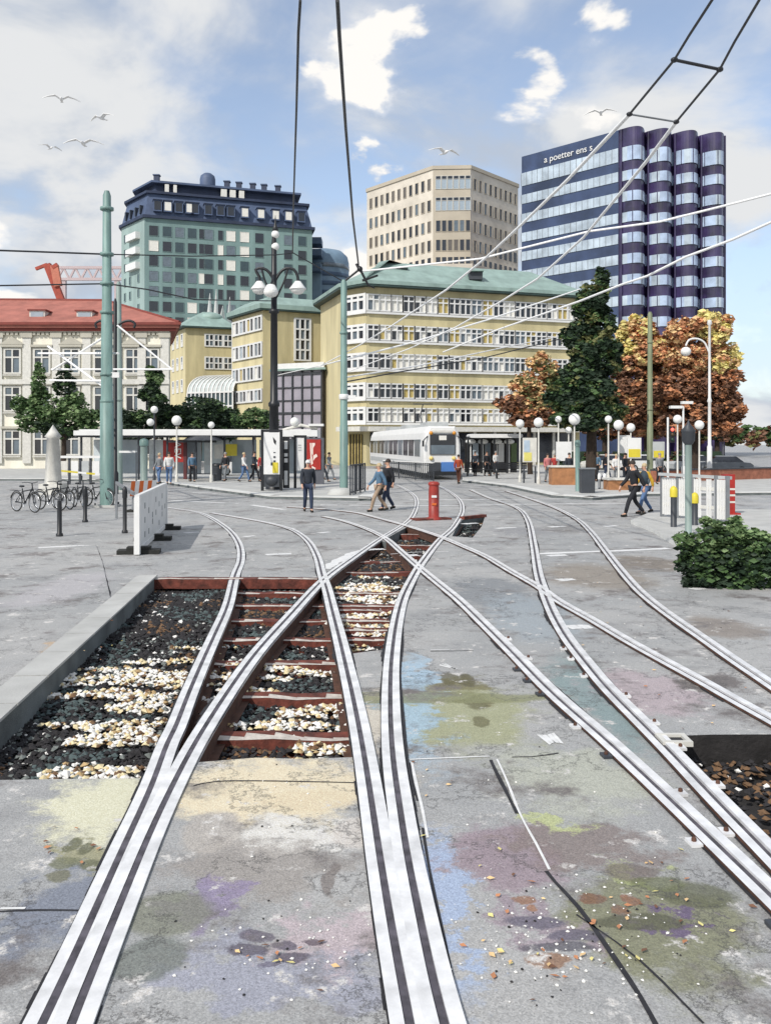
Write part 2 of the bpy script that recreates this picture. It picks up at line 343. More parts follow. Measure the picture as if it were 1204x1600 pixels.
for i, (lab, px) in enumerate(RAILS):
    pts = smooth(catmull([gr(x,y) for x,y in px], .22), 3)
    RPATH.append(pts)
    zt = .014+.0035*i
    root = thing('rail', lab, 'rail', (pts[-1].x, pts[-1].y, 0), 0, 'tram rails set in the ground')
    w = .088
    mb = MB()
    for (a, b, m) in ((-w,-.02,steel),):
        ribbon(mb, pts, a, b, zt, m); 
        for o, s in ((a,1),(b,-1)):
            lo = MB(); vs = []
            for j, p in enumerate(pts):
                t = pts[min(j+1,len(pts)-1)]-pts[max(j-1,0)]; n = Vector((t.y,-t.x,0)).normalized(); q = p+n*o
                vs += [(q.x,q.y,zt), (q.x,q.y,zt-.04)]
            mb.add(vs, [(2*j,2*j+1,2*j+3,2*j+2)[::s] for j in range(len(pts)-1)], m)
    mb.build('running_head', root)
    mb = MB(); ribbon(mb, pts, .022, w-.005, zt-.003, steel)
    mb.build('guard_lip', root)
    mb = MB(); ribbon(mb, pts, -.02, .022, .009+.0009*i, groove); mb.build('groove', root)
    mb = MB()
    for o, s in ((-w+.004,1),(w-.009,-1)):
        vs = []
        for j, p in enumerate(pts):
            t = pts[min(j+1,len(pts)-1)]-pts[max(j-1,0)]; n = Vector((t.y,-t.x,0)).normalized(); q = p+n*o
            vs += [(q.x,q.y,zt-.006), (q.x,q.y,-.17)]
        mb.add(vs, [(2*j,2*j+1,2*j+3,2*j+2)[::s] for j in range(len(pts)-1)], rust)
    ribbon(mb, pts, -w-.07, w+.05, -.165+.001*i, rust)
    mb.build('web_and_foot', root)
    # tar joint along the rail: broken dark seam
    mb = MB(); off = random.random()*9
    seg = []
    for j in range(len(pts)-1):
        v = noise.noise(Vector((j*.12+off, i*3.1, 0)))
        v2 = noise.noise(Vector((j*.31+off, i*3.1, 4)))
        if True:
            for a, b in ((-w-.003-.05*max(0,v+.15),-w), (w-.006, w+.002+.05*max(0,v2+.1))):
                p, q = pts[j], pts[j+1]; t = q-p; n = Vector((t.y,-t.x,0)).normalized(); zz = .0035+.0006*i
                mb.add([p+n*a+Vector((0,0,zz)), p+n*b+Vector((0,0,zz)), q+n*b+Vector((0,0,zz)), q+n*a+Vector((0,0,zz))], [(0,1,2,3)], tar)
    mb.build('tar_seam', root)
    if i in (4,6):
        y = 3.6
        while y < 11:
            j = min(range(len(pts)), key=lambda q: abs(pts[q].y-y)); p, t = pts[j], (pts[min(j+1,len(pts)-1)]-pts[max(j-1,0)]).normalized(); n = Vector((t.y,-t.x,0)); sd = random.choice((-1,1)) if i > 3 else (-1 if i == 2 else 1)
            mb = MB(); c = p+n*sd*(w+.035)+Vector((0,0,.012)); a_ = math.atan2(t.y,t.x)
            mb.box(c, (.1,.07,.02), steel if random.random() < .6 else dgrey, a_); mb.lathe([(.016,0),(.016,.018),(.008,.024)], c+Vector((0,0,.009)), rust, 6); mb.build('clip', root)
            y += random.uniform(.5,.95)
# ---------------------------------------------------------------- ground sheet with the open track bed cut out
wallA, wallB = gr(240,903), gr(60,1068)
wdir = (wallB-wallA).normalized(); wall_end = wallA+wdir*((wallA.y-6.0)/-wdir.y)
def rail_pts(i, y0, y1, off=0.0):
    P = [p for p in RPATH[i] if y0 <= p.y <= y1]; out = []
    for j, p in enumerate(P):
        t = P[min(j+1,len(P)-1)]-P[max(j-1,0)]; n = Vector((t.y,-t.x,0)).normalized(); out.append(p+n*off)
    return out   # from far to near
pit1 = [gr(240,903)] + [gr(300,901), gr(360,902), gr(420,901)] + [gr(505,903)] + rail_pts(1, 16.3, 22.0, 0)[::-1] + [gr(595,845)] + rail_pts(4, 17.6, 21.8, 0) + rail_pts(3, 10.35, 17.2, 0) + [gr(545,1022)] + rail_pts(2, 6.9, 10.1, 0) + [gr(562,1183), gr(470,1186), gr(400,1184), gr(300,1192), gr(245,1216), gr(120,1217), gr(0,1219), Vector((wall_end.x, gr(0,1219).y, 0))]
pit2 = [gr(640,821), gr(690,843), gr(655,880), gr(602,842)]
pit3 = [gr(722,812), gr(757,808), gr(752,823), gr(738,840), gr(706,838), gr(712,826)]
pit4 = [gr(1026,1151), gr(1110,1148), gr(1340,1147), Vector((5.2, 3.2, 0))] + [p+Vector((0,0,0)) for p in rail_pts(6, 3.2, 6.9, 0)[::-1]]
pits = [pit1, pit2, pit3, pit4]
pits = [[Vector((p.x, p.y, 0)) for p in q] for q in pits]
outer = [Vector((-900,-30,0)), Vector((900,-30,0)), Vector((900,1500,0)), Vector((-900,1500,0))]
def ground_material():
    m = bpy.data.materials.new('worn_street_surface'); m.use_nodes = True; nt = m.node_tree; b = nt.nodes['Principled BSDF']
    N = nt.nodes.new; Lk = nt.links.new
    geo = N('ShaderNodeNewGeometry')
    def noise_(scale, det=6, rough=.6, vec=None):
        n = N('ShaderNodeTexNoise'); n.inputs['Scale'].default_value = scale; n.inputs['Detail'].default_value = det; n.inputs['Roughness'].default_value = rough
        Lk(vec or geo.outputs['Position'], n.inputs['Vector']); return n
    def mixc(f, a, c):
        x = N('ShaderNodeMix'); x.data_type = 'RGBA'
        if isinstance(f, float): x.inputs[0].default_value = f
        else: Lk(f, x.inputs[0])
        if isinstance(a, tuple): x.inputs[6].default_value = a
        else: Lk(a, x.inputs[6])
        if isinstance(c, tuple): x.inputs[7].default_value = c
        else: Lk(c, x.inputs[7])
        return x.outputs[2]
    def ramp(src, p0, p1):
        r = N('ShaderNodeMapRange'); r.interpolation_type = 'SMOOTHSTEP'
        r.inputs[1].default_value = p0; r.inputs[2].default_value = p1; Lk(src, r.inputs[0]); return r.outputs[0]
    # the flow that makes stains ragged
    nz = noise_(1.9, 10, .72); sub = N('ShaderNodeVectorMath'); sub.operation = 'SUBTRACT'; Lk(nz.outputs['Color'], sub.inputs[0]); sub.inputs[1].default_value = (.5,.5,.5)
    sc = N('ShaderNodeVectorMath'); sc.operation = 'SCALE'; sc.inputs['Scale'].default_value = 1.7; Lk(sub.outputs[0], sc.inputs[0])
    wp = N('ShaderNodeVectorMath'); wp.operation = 'ADD'; Lk(geo.outputs['Position'], wp.inputs[0]); Lk(sc.outputs[0], wp.inputs[1])
    G = .95
    base = mixc(ramp(noise_(.35, 4).outputs['Fac'], .38, .62), C(164,165,164,.86), C(178,177,174,.86))
    base = mixc(ramp(noise_(1.1, 6, .7).outputs['Fac'], .5, .72), base, C(148,148,148,.8))
    blobs = [(430,1228,200,46,(232,214,172)),(150,1262,100,62,(222,218,180)),(430,1300,120,40,(226,222,212)),(400,1360,150,60,(152,144,136)),
             (318,1425,46,50,(136,120,156)),(430,1530,240,50,(150,152,168)),(500,1465,80,50,(186,168,172)),(90,1410,90,70,(112,120,138)),
             (140,1335,50,26,(150,146,100)),(730,1112,120,60,(156,158,108)),(715,1066,40,18,(112,104,52)),(745,1096,26,12,(110,102,54)),(650,1090,36,90,(150,184,206)),
             (690,1420,40,140,(150,172,206)),(780,1345,90,60,(148,126,136)),(905,1322,130,40,(128,112,106)),(1030,1450,150,100,(120,120,78)),
             (1040,1437,30,16,(96,72,118)),(900,1215,130,60,(176,178,160)),(930,1090,56,80,(122,146,146)),(770,925,70,30,(122,126,130)),(830,960,80,40,(150,160,166)),
             (1010,1080,90,36,(176,158,162)),(1095,1062,60,16,(92,80,74)),(930,900,90,24,(140,128,112)),(1010,880,60,14,(122,108,90)),(1130,980,60,20,(136,124,112)),
             (860,1440,80,30,(150,132,142)),(980,1375,60,20,(172,180,110)),(850,1290,60,14,(182,190,120)),(820,830,60,8,(140,140,142)),(880,826,30,8,(128,126,124)),
             (580,1120,30,60,(206,196,176)),(100,920,60,30,(176,172,174)),(120,1010,40,14,(188,158,120))]
    cur = base
    for (px,py,rx,ry,colr) in blobs:
        c = gr(px,py); ex = rx/FPX*c.y; ey = max(.12, abs(gr(px,py-ry).y-gr(px,py+ry).y)/2)
        s = N('ShaderNodeVectorMath'); s.operation = 'SUBTRACT'; Lk(wp.outputs[0], s.inputs[0]); s.inputs[1].default_value = (c.x,c.y,0)
        u = N('ShaderNodeVectorMath'); u.operation = 'MULTIPLY'; Lk(s.outputs[0], u.inputs[0]); u.inputs[1].default_value = (1/ex,1/ey,0)
        l = N('ShaderNodeVectorMath'); l.operation = 'LENGTH'; Lk(u.outputs[0], l.inputs[0])
        r = N('ShaderNodeMapRange'); r.interpolation_type = 'SMOOTHSTEP'; r.inputs[1].default_value = 1.15; r.inputs[2].default_value = .6; r.inputs[4].default_value = .8
        Lk(l.outputs['Value'], r.inputs[0]); cur = mixc(r.outputs[0], cur, C(*colr,G))
    for (px,py,rx,ry,colr) in [(402,1466,22,7,(92,82,98)),(444,1476,16,6,(84,76,96)),(392,1486,26,7,(80,72,92)),(452,1496,24,8,(74,66,84)),(486,1470,12,5,(88,72,84)),(420,1508,14,5,(104,98,118)),
                              (112,1322,10,9,(96,98,66)),(132,1326,9,8,(92,94,62)),(100,1350,20,9,(110,112,78)),(140,1352,16,8,(100,102,72)),(84,1370,16,7,(108,106,74)),
                              (820,1408,16,5,(142,92,48)),(835,1420,8,5,(156,104,56)),(925,1405,20,6,(120,72,36)),(985,1408,10,6,(140,84,44)),(970,1424,9,6,(134,86,48)),(850,1500,30,10,(140,92,44)),(840,1440,40,8,(96,92,108)),(900,1460,44,8,(92,88,104)),(870,1478,50,7,(86,82,92)),
                              (520,1374,8,22,(120,110,104)),(985,1364,40,12,(112,100,92)),(1000,1440,60,10,(84,84,60)),(1090,1400,50,18,(92,94,62)),(1030,1380,40,10,(104,108,68)),(700,1060,12,9,(92,86,44)),(728,1062,12,9,(88,82,42)),(742,1098,16,10,(98,94,50)),(748,1128,12,7,(100,96,52)),(640,1090,200,8,(128,130,84)),
                              (560,1300,40,20,(204,196,186)),(480,1250,60,14,(214,196,158)),(600,1440,30,20,(196,188,186)),(330,1300,40,30,(176,168,158)),(260,1430,60,30,(122,124,104)),(230,1500,50,30,(110,116,108))]:
        c = gr(px,py); ex = rx/FPX*c.y*1.3; ey = max(.03, abs(gr(px,py-ry).y-gr(px,py+ry).y)/2*1.3)
        wq = N('ShaderNodeVectorMath'); wq.operation = 'SCALE'; wq.inputs['Scale'].default_value = .25; Lk(sub.outputs[0], wq.inputs[0])
        wa_ = N('ShaderNodeVectorMath'); wa_.operation = 'ADD'; Lk(geo.outputs['Position'], wa_.inputs[0]); Lk(wq.outputs[0], wa_.inputs[1])
        s = N('ShaderNodeVectorMath'); s.operation = 'SUBTRACT'; Lk(wa_.outputs[0], s.inputs[0]); s.inputs[1].default_value = (c.x,c.y,0)
        u = N('ShaderNodeVectorMath'); u.operation = 'MULTIPLY'; Lk(s.outputs[0], u.inputs[0]); u.inputs[1].default_value = (1/ex,1/ey,0)
        l = N('ShaderNodeVectorMath'); l.operation = 'LENGTH'; Lk(u.outputs[0], l.inputs[0])
        r = N('ShaderNodeMapRange'); r.interpolation_type = 'SMOOTHSTEP'; r.inputs[1].default_value = 1.05; r.inputs[2].default_value = .75; r.inputs[4].default_value = .8
        Lk(l.outputs['Value'], r.inputs[0]); cur = mixc(r.outputs[0], cur, C(*colr,G))
    st = noise_(.9, 9, .72); cur = mixc(ramp(st.outputs['Fac'], .52, .66), cur, C(112,105,102,G))
    st2 = noise_(3.4, 8, .7); cur = mixc(ramp(st2.outputs['Fac'], .58, .66), cur, C(206,202,196,G))
    vc = N('ShaderNodeTexVoronoi'); vc.feature = 'DISTANCE_TO_EDGE'; vc.inputs['Scale'].default_value = .55; Lk(wp.outputs[0], vc.inputs['Vector'])
    vr = N('ShaderNodeMapRange'); vr.inputs[1].default_value = .012; vr.inputs[2].default_value = .003; vr.inputs[4].default_value = .7; Lk(vc.outputs['Distance'], vr.inputs[0])
    cur = mixc(vr.outputs[0], cur, C(70,68,66,G))
    # soot, speckle and pale flecks
    f1 = noise_(2.3, 8, .7); cur = mixc(ramp(f1.outputs['Fac'], .62, .78), cur, C(128,124,124,G))
    f2 = noise_(6, 8, .75); cur = mixc(ramp(f2.outputs['Fac'], .66, .72), cur, C(104,100,100,G))
    v = N('ShaderNodeTexVoronoi'); v.inputs['Scale'].default_value = 120; Lk(geo.outputs['Position'], v.inputs['Vector'])
    g = N('ShaderNodeMix'); g.data_type = 'RGBA'; g.blend_type = 'OVERLAY'; g.inputs[0].default_value = .28; Lk(cur, g.inputs[6]); vb = N('ShaderNodeRGBToBW'); Lk(v.outputs['Color'], vb.inputs[0]); Lk(vb.outputs[0], g.inputs[7])
    bw = N('ShaderNodeHueSaturation'); bw.inputs['Saturation'].default_value = .84; Lk(g.outputs[2], bw.inputs['Color'])
    Lk(bw.outputs['Color'], b.inputs['Base Color'])
    rr = N('ShaderNodeMapRange'); rr.inputs[3].default_value = .3; rr.inputs[4].default_value = .95; Lk(nz.outputs['Fac'], rr.inputs[0]); Lk(rr.outputs[0], b.inputs['Roughness'])
    bp = N('ShaderNodeBump'); bp.inputs['Strength'].default_value = .45; bp.inputs['Distance'].default_value = .012
    nb = noise_(70, 4); ad = N('ShaderNodeMath'); ad.operation = 'ADD'; Lk(nb.outputs['Fac'], ad.inputs[0]); Lk(f2.outputs['Fac'], ad.inputs[1]); Lk(ad.outputs[0], bp.inputs['Height']); Lk(bp.outputs['Normal'], b.inputs['Normal'])
    return m
street = ground_material()
def flat(mb, polys, z, m):
    tris = tessellate_polygon([[Vector((p.x,p.y,0)) for p in q] for q in polys]); V = [p for q in polys for p in q]
    fs = []
    for t in tris:
        a, b, c = (V[i] for i in t)
        fs.append(tuple(t) if (b-a).cross(c-a).z > 0 else tuple(t[::-1]))
    mb.add([(p.x,p.y,z) for p in V], fs, m)
mb = MB(); flat(mb, [outer]+pits, 0, street); struct(mb, 'ground')
ballm = M('dark_ballast_bed', C(44,42,42), .95, var=.5, scale=5, bump=.6, bscale=30)
mb = MB()
for q in pits:
    flat(mb, [q], -.29, ballm)
    n = len(q)
    for i in range(n):
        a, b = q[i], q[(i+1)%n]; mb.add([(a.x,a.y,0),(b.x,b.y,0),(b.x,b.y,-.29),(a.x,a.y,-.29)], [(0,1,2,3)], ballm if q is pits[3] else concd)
struct(mb, 'track_bed')
# concrete edge wall of the pit
nrm = Vector((-wdir.y, wdir.x, 0)); nrm = nrm if nrm.x < 0 else -nrm
root = thing('retaining_wall', 'grey concrete edge wall with pale coping bordering the sunken track bed', 'wall', tuple(wallA))
mb = MB(); a, b = wallA, wall_end
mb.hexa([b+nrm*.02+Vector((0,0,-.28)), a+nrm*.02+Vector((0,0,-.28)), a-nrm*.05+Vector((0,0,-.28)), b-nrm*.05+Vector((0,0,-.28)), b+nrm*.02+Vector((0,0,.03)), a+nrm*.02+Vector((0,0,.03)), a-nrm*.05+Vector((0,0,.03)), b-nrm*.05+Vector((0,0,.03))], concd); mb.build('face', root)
L = (b-a).length; k = 0; s = 0
while s < L-.2:
    e = min(L, s+.95+.1*random.random()); p, q = a+wdir*(s+.012), a+wdir*(e-.012)
    mb = MB(); z0, z1 = .032, .055+.006*random.random()
    mb.hexa([q+nrm*.27+Vector((0,0,z0)), p+nrm*.27+Vector((0,0,z0)), p-nrm*.07+Vector((0,0,z0)), q-nrm*.07+Vector((0,0,z0)), q+nrm*.27+Vector((0,0,z1)), p+nrm*.27+Vector((0,0,z1)), p-nrm*.07+Vector((0,0,z1)), q-nrm*.07+Vector((0,0,z1))], conc)
    mb.build('coping_stone', root); s = e
# pit stones
def inside(p, poly):
    c = False; n = len(poly)
    for i in range(n):
        a, b = poly[i], poly[i-1]
        if (a.y > p.y) != (b.y > p.y) and p.x < (b.x-a.x)*(p.y-a.y)/(b.y-a.y)+a.x: c = not c
    return c
st_dk = M('stone_dark', C(46,44,46), .9, var=.4, scale=14); st_br = M('stone_brown', C(120,92,66), .9, var=.3, scale=14)
st_cr = M('stone_cream', C(238,222,178), .85, var=.12, scale=14); st_wh = M('stone_white', C(246,244,238), .85, var=.05, scale=14); st_tn = M('stone_tan', C(196,168,122), .9, var=.2, scale=14); st_gr = M('stone_grey', C(122,128,124), .9, var=.25, scale=14); st_tl = M('stone_slate', C(84,98,98), .9, var=.3, scale=14)
def stone(mb, p, r, m):
    R = Matrix.Rotation(random.random()*6.3, 3, 'Z') @ Matrix.Rotation(random.uniform(-.5,.5), 3, 'X')
    vs = [p+R@Vector((x*r*random.uniform(.7,1.25), y*r*random.uniform(.6,1.1), z*r*random.uniform(.45,.8))) for x,y,z in ((1,0,0),(.3,.95,0),(-.8,.6,0),(-.8,-.6,0),(.3,-.95,0),(0.1,0,1),(0,0,-1))]
    mb.add(vs, [(0,1,5),(1,2,5),(2,3,5),(3,4,5),(4,0,5),(1,0,6),(2,1,6),(3,2,6),(4,3,6),(0,4,6)], m)
def px_of(p): return CXP+p.x/p.y*FPX, HOR+(EYE-p.z)/p.y*FPX
mb = MB(); cream = [(gr(250,1035),1.0,.9),(gr(200,1060),.7,.5),(gr(190,1120),.6,.5),(gr(150,1170),.5,.35),(gr(430,1100),.45,.6),(gr(470,1165),.6,.3),(gr(585,960),.45,1.2),(gr(585,910),.45,1.3),(gr(330,1000),.2,.3),(gr(450,1020),.35,.5)]
for poly, nst in ((pit1, 26000), (pit2, 1600), (pit3, 500), (pit4, 2600)):
    x0, x1 = min(p.x for p in poly), max(p.x for p in poly); y0, y1 = min(p.y for p in poly), max(p.y for p in poly)
    made = 0; tries = 0
    while made < nst and tries < nst*6:
        tries += 1; p = Vector((random.uniform(x0,x1), y0+(y1-y0)*random.random()**1.25, 0))
        if not inside(p, poly): continue
        made += 1
        h = noise.noise(Vector((p.x*.9, p.y*.55, 3)))*.05+noise.noise(Vector((p.x*2.2,p.y*2.2,8)))*.025
        best = 0
        for c, rx, ry in cream: best = max(best, .95-.8*math.hypot((p.x-c.x)/rx/1.25, (p.y-c.y)/ry/1.15)+1.3*noise.noise(Vector((p.x*1.1,p.y*4.2,1))))  # pale rubble, in streaks that also stand for white highlights
        u = random.random()
        if best > .48: m = st_wh if u < .5 else st_cr if u < .72 else st_gr if u < .78 else st_tn if u < .9 else st_br; h += .03
        else:
            w = noise.noise(Vector((p.x*1.4,p.y*1.0,5)))
            m = (st_br if u < .3 else st_dk) if w > .22 else (st_tl if u < .45 else st_dk) if w < -.15 else st_dk if u < .86 else st_gr if u < .96 else st_wh
        if poly is pit4: m = st_dk if u < .55 else st_br if u < .93 else st_wh
        p.z = -.215+h+random.uniform(-.01,.02); stone(mb, p, random.uniform(.014,.046)*(1.0 if p.y < 12 else 1.35), m)
tag(mb.build('ballast'), kind='stuff')
# sleepers
def rail_x(i, y):
    P = RPATH[i]; b = min(P, key=lambda q: abs(q.y-y)); return b.x
def sleeper(label, xa, xb, y, z=-.135, w=.24, dy=0.0):
    a, b = Vector((xa, y, z-.08)), Vector((xb, y+dy, z-.08))
    root = thing('railway_sleeper', label, 'sleeper', ((xa+xb)/2, y, -.29), 0, 'timber sleepers in the open track bed')
    n = max(4, int((xb-xa)/.25)); mb = MB(); ed = MB()
    d = (b-a)/n
    jit = [random.uniform(-.018,.018) for _ in range(n+1)]; jz = [random.uniform(-.012,.008) for _ in range(n+1)]
    for i in range(n):
        p, q = a+d*i, a+d*(i+1)
        f = lambda pt, sy, zz, j: (pt.x, pt.y+sy*(w/2)+jit[j]*(1 if sy < 0 else .5), pt.z+zz+jz[j])
        mb.add([f(p,-1,-.09,i),f(q,-1,-.09,i+1),f(q,1,-.09,i+1),f(p,1,-.09,i),f(p,-1,.08,i),f(q,-1,.08,i+1),f(q,1,.08,i+1),f(p,1,.08,i)], [(4,5,6,7),(0,1,5,4),(2,3,7,6)]+([(3,0,4,7)] if i == 0 else [])+([(1,2,6,5)] if i == n-1 else []), timber)
        if random.random() < .88:
            wv = random.uniform(.08,.2)
            ed.add([f(p,-1,.083,i),f(q,-1,.083,i+1),(q.x,q.y-w/2+wv*.5,q.z+.084+jz[i+1]),(p.x,p.y-w/2+wv,p.z+.084+jz[i])], [(0,1,2,3)], timberl)  # pale strip on the near top edge, a painted highlight
    mb.build('beam', root)
    if ed.v: ed.build('painted_edge_highlight', root)
ords = ['nearest the pale slab edge','second from the pale slab edge','third from the pale slab edge','fourth from the pale slab edge','fifth from the pale slab edge','sixth from the pale slab edge','seventh from the pale slab edge','eighth from the pale slab edge']
for i, py in enumerate((1136,1075,1025,990,961,938,919)):
    y = FPX*(EYE+.06)/(py-HOR)
    xa = rail_x(0,y)-.02 if i > 1 else rail_x(1,y)+.05
    xb = rail_x(2,y)+.05 if y < 10.6 else rail_x(3,y)-.02
    sleeper('worn red brown timber sleeper in the long track bed, '+ords[i], xa, xb, y)
for i, (py, w_) in enumerate(((1012,.5),(975,.6),(945,.5))):
    y = FPX*(EYE+.06)/(py-HOR); sleeper('short red brown sleeper end lying between the two converging rails, '+('nearest the cream slab','middle of the three','farthest from the cream slab')[i], rail_x(2,y)+.1, rail_x(3,y)-.06, y)
for i, (py, xa, xb) in enumerate(((866,640,668),(850,622,684),(833,626,668))):
    y = FPX*(EYE+.06)/(py-HOR); sleeper('dark red timber sleeper inside the small rail diamond, '+('at its near tip','across its middle','at its far tip')[i], xat(xa,y), xat(xb,y), y, z=-.09)
sleeper('red brown timber beam crossing at the far rim of the long track bed', xat(246,16.0), xat(497,16.0), 15.86, z=.012, w=.22)
for i, py in enumerate((888,872)):
    y = FPX*(EYE+.06)/(py-HOR); sleeper('red brown sleeper under the diagonal rail, '+('just beyond the rail crossing','next to the tip of the bed'), rail_x(1,y)+.05, min(rail_x(4,y), rail_x(3,y))-.1, y) if False else sleeper('red brown sleeper in the narrowing tip of the bed, '+('nearer one','farther one')[i], rail_x(1,y)+.05, min(rail_x(4,y), rail_x(3,y))-.08, y)
# timber curb strip and hatch by the red post
mb = MB(); a = gr(645,813); b = gr(700,811)
mb.bar(a+Vector((0,0,.03)), b+Vector((0,0,.03)), .5, .05, timber); tag(mb.build('timber_board'), 'dark red timber board lying flat at the foot of the red post', 'board')
mb = MB(); a = gr(722,812); b = gr(757,808); mb.bar(a+Vector((0,.12,.04)), b+Vector((0,.12,.04)), .18, .09, timber); tag(mb.build('timber_beam'), 'short red brown beam along the far rim of the small hatch hole', 'beam')
mb = MB(); root = thing('hatch_frame', 'pale metal frame set in the rim of the dark brown pit', 'hatch', tuple(gr(1080,1165)))
c = gr(1052,1160); 
for q in range(4):
    dx, dy = ((0,-.09),(0,.09),(-.1,0),(.1,0))[q]; mb.box(c+Vector((dx,dy,.02)), (.24,.04,.04) if q < 2 else (.04,.14,.038), offw)
mb.build('frame', root); mb = MB(); mb.box(c+Vector((0,0,.012)), (.16,.14,.01), tar); mb.build('lid', root)
# ---------------------------------------------------------------- platforms, markings, joints
def platform(name, poly, h=.14, kerb=.55, edges=None):
    mb = MB(); q = [Vector((p.x,p.y,0)) for p in poly]; flat(mb, [q], h, conc)
    for i in range(len(q)):
        a, b = q[i], q[(i+1)%len(q)]; mb.add([(a.x,a.y,h),(b.x,b.y,h),(b.x,b.y,-.02),(a.x,a.y,-.02)], [(0,1,2,3)], concd)  # dark side face: the kerb's shadow put into the concrete tone
    struct(mb, name)
    mb = MB()
    for i in edges:
        a, b = q[i], q[i+1]; d = (b-a).normalized(); n = Vector((-d.y,d.x,0)); n = n if n.y > 0 else -n
        mb.hexa([a-n*.02+Vector((0,0,h-.03)), b-n*.02+Vector((0,0,h-.03)), b+n*kerb+Vector((0,0,h-.03)), a+n*kerb+Vector((0,0,h-.03)), a-n*.02+Vector((0,0,h+.006)), b-n*.02+Vector((0,0,h+.006)), b+n*kerb+Vector((0,0,h+.006)), a+n*kerb+Vector((0,0,h+.006))], kerbm)
    struct(mb, 'kerb')
platform('platform', [gr(-260,748,.13), gr(100,748,.13), gr(250,752,.13), gr(312,761,.13), gr(420,775,.13), gr(579,778,.13), gr(592,764,.13), gr(597,745,.13), Vector((xat(597,80),80,0)), Vector((-60,80,0))], edges=range(0,7))
platform('tram_stop_platform', [gr(722,750,.13), gr(790,758,.13), gr(862,773,.13), gr(925,777,.13), gr(1012,771,.13), gr(1340,768,.13), Vector((60,85,0)), Vector((xat(722,85),85,0))], edges=range(0,5))
# paved verge by the barrier and the fence island
mb = MB(); flat(mb, [[gr(-120,905), gr(60,858), gr(150,853), gr(160,880), gr(172,935), gr(150,985)+Vector((0,0,0)), wallB+nrm*.3, wall_end+nrm*.3, gr(-330,1200)]], .02, street); struct(mb, 'pavement')
mb = MB(); flat(mb, [[gr(985,818), gr(1012,806), gr(1160,800), gr(1400,800), gr(1400,905), gr(1075,868), gr(1052,852), gr(1020,832)]], .1, conc)
q = [gr(985,818), gr(1020,832), gr(1052,852), gr(1075,868), gr(1400,905)]
for a, b in zip(q, q[1:]): mb.add([(a.x,a.y,.1),(b.x,b.y,.1),(b.x,b.y,-.01),(a.x,a.y,-.01)], [(0,1,2,3)], kerbm)
struct(mb, 'traffic_island')
def strip(name, px, w, m, z=.0025, brk=0.0, wob=0.0, w2=None):
    P = catmull([gr(x,y) for x,y in px], .12); mb = MB(); o = random.random()*50
    for i in range(len(P)-1):
        v = noise.noise(Vector((i*.13+o, 0, 0)))
        if v < brk-.5 and brk > 0: continue
        a, b = P[i], P[i+1]; t = b-a; n = Vector((t.y,-t.x,0)).normalized(); n2 = n*wob*v
        wa = w*(1+.5*noise.noise(Vector((i*.4+o,2,0)))) if wob else w
        wb = w*(1+.5*noise.noise(Vector((i*.4+.4+o,2,0)))) if wob else w
        nb_ = n*wob*noise.noise(Vector(((i+1)*.13+o,0,0)))
        mb.add([a+n2-n*wa/2+Vector((0,0,z)), a+n2+n*wa/2+Vector((0,0,z)), b+nb_+n*wb/2+Vector((0,0,z)), b+nb_-n*wb/2+Vector((0,0,z))], [(0,1,2,3)], m)
    if mb.v: struct(mb, name)
for px in ([(500,789),(660,790),(830,788),(990,786)], [(640,781),(830,780),(1000,777)], [(830,866),(900,863),(960,861),(1044,857)], [(505,889),(560,862),(600,858)], [(268,782),(330,785),(372,787)], [(392,789),(449,797)], [(60,856),(120,853),(150,854)], [(300,770),(340,771)]):
    strip('road_marking', px, .24, marking, .004, .2, .03)
for (x,y,w) in ((435,866,40),(507,832,16),(540,815,12),(390,838,16),(455,826,10),(640,868,26),(790,825,32),(870,823,26),(955,822,18),(735,818,22),(870,868,30),(300,832,22),(885,906,24),(905,980,36),(1090,920,20),(700,1042,8),(860,1155,26)):
    a, b = gr(x-w/2,y+1), gr(x+w/2,y-1); strip('road_marking', [(x-w/2,y+1),(x,y),(x+w/2,y-.5)], .24, marking, .0045, 0, .03)
for px, w in (([(632,1189),(700,1186),(766,1184),(830,1183),(872,1177)],.018), ([(640,1192),(648,1240),(662,1310),(680,1400),(700,1500),(712,1560)],.016), ([(768,1188),(790,1235),(806,1272),(830,1320),(852,1362),(905,1420),(960,1500),(1000,1560),(1030,1610)],.026),
              ([(0,1424),(60,1423),(136,1424)],.014), ([(302,1228),(340,1221),(430,1221),(562,1224)],.016), ([(672,1018),(740,1017),(790,1016)],.014), ([(900,1430),(1000,1500),(1100,1600)],.012), ([(172,938),(160,885),(150,855)],.05)):
    strip('pavement_joint', px, w, tar, .003, .25, .02)
for px, w in (([(640,1187.5),(720,1184),(764,1182)],.02), ([(776,1187),(812,1268),(838,1318),(858,1360)],.016), ([(0,1421),(132,1421)],.018), ([(672,1016),(740,1015),(800,1014)],.022), ([(646,1192),(654,1240),(668,1310)],.02), ([(610,866),(650,863),(700,862)],.05)):
    strip('pavement_joint', px, w, marking, .0042, .3, .02)
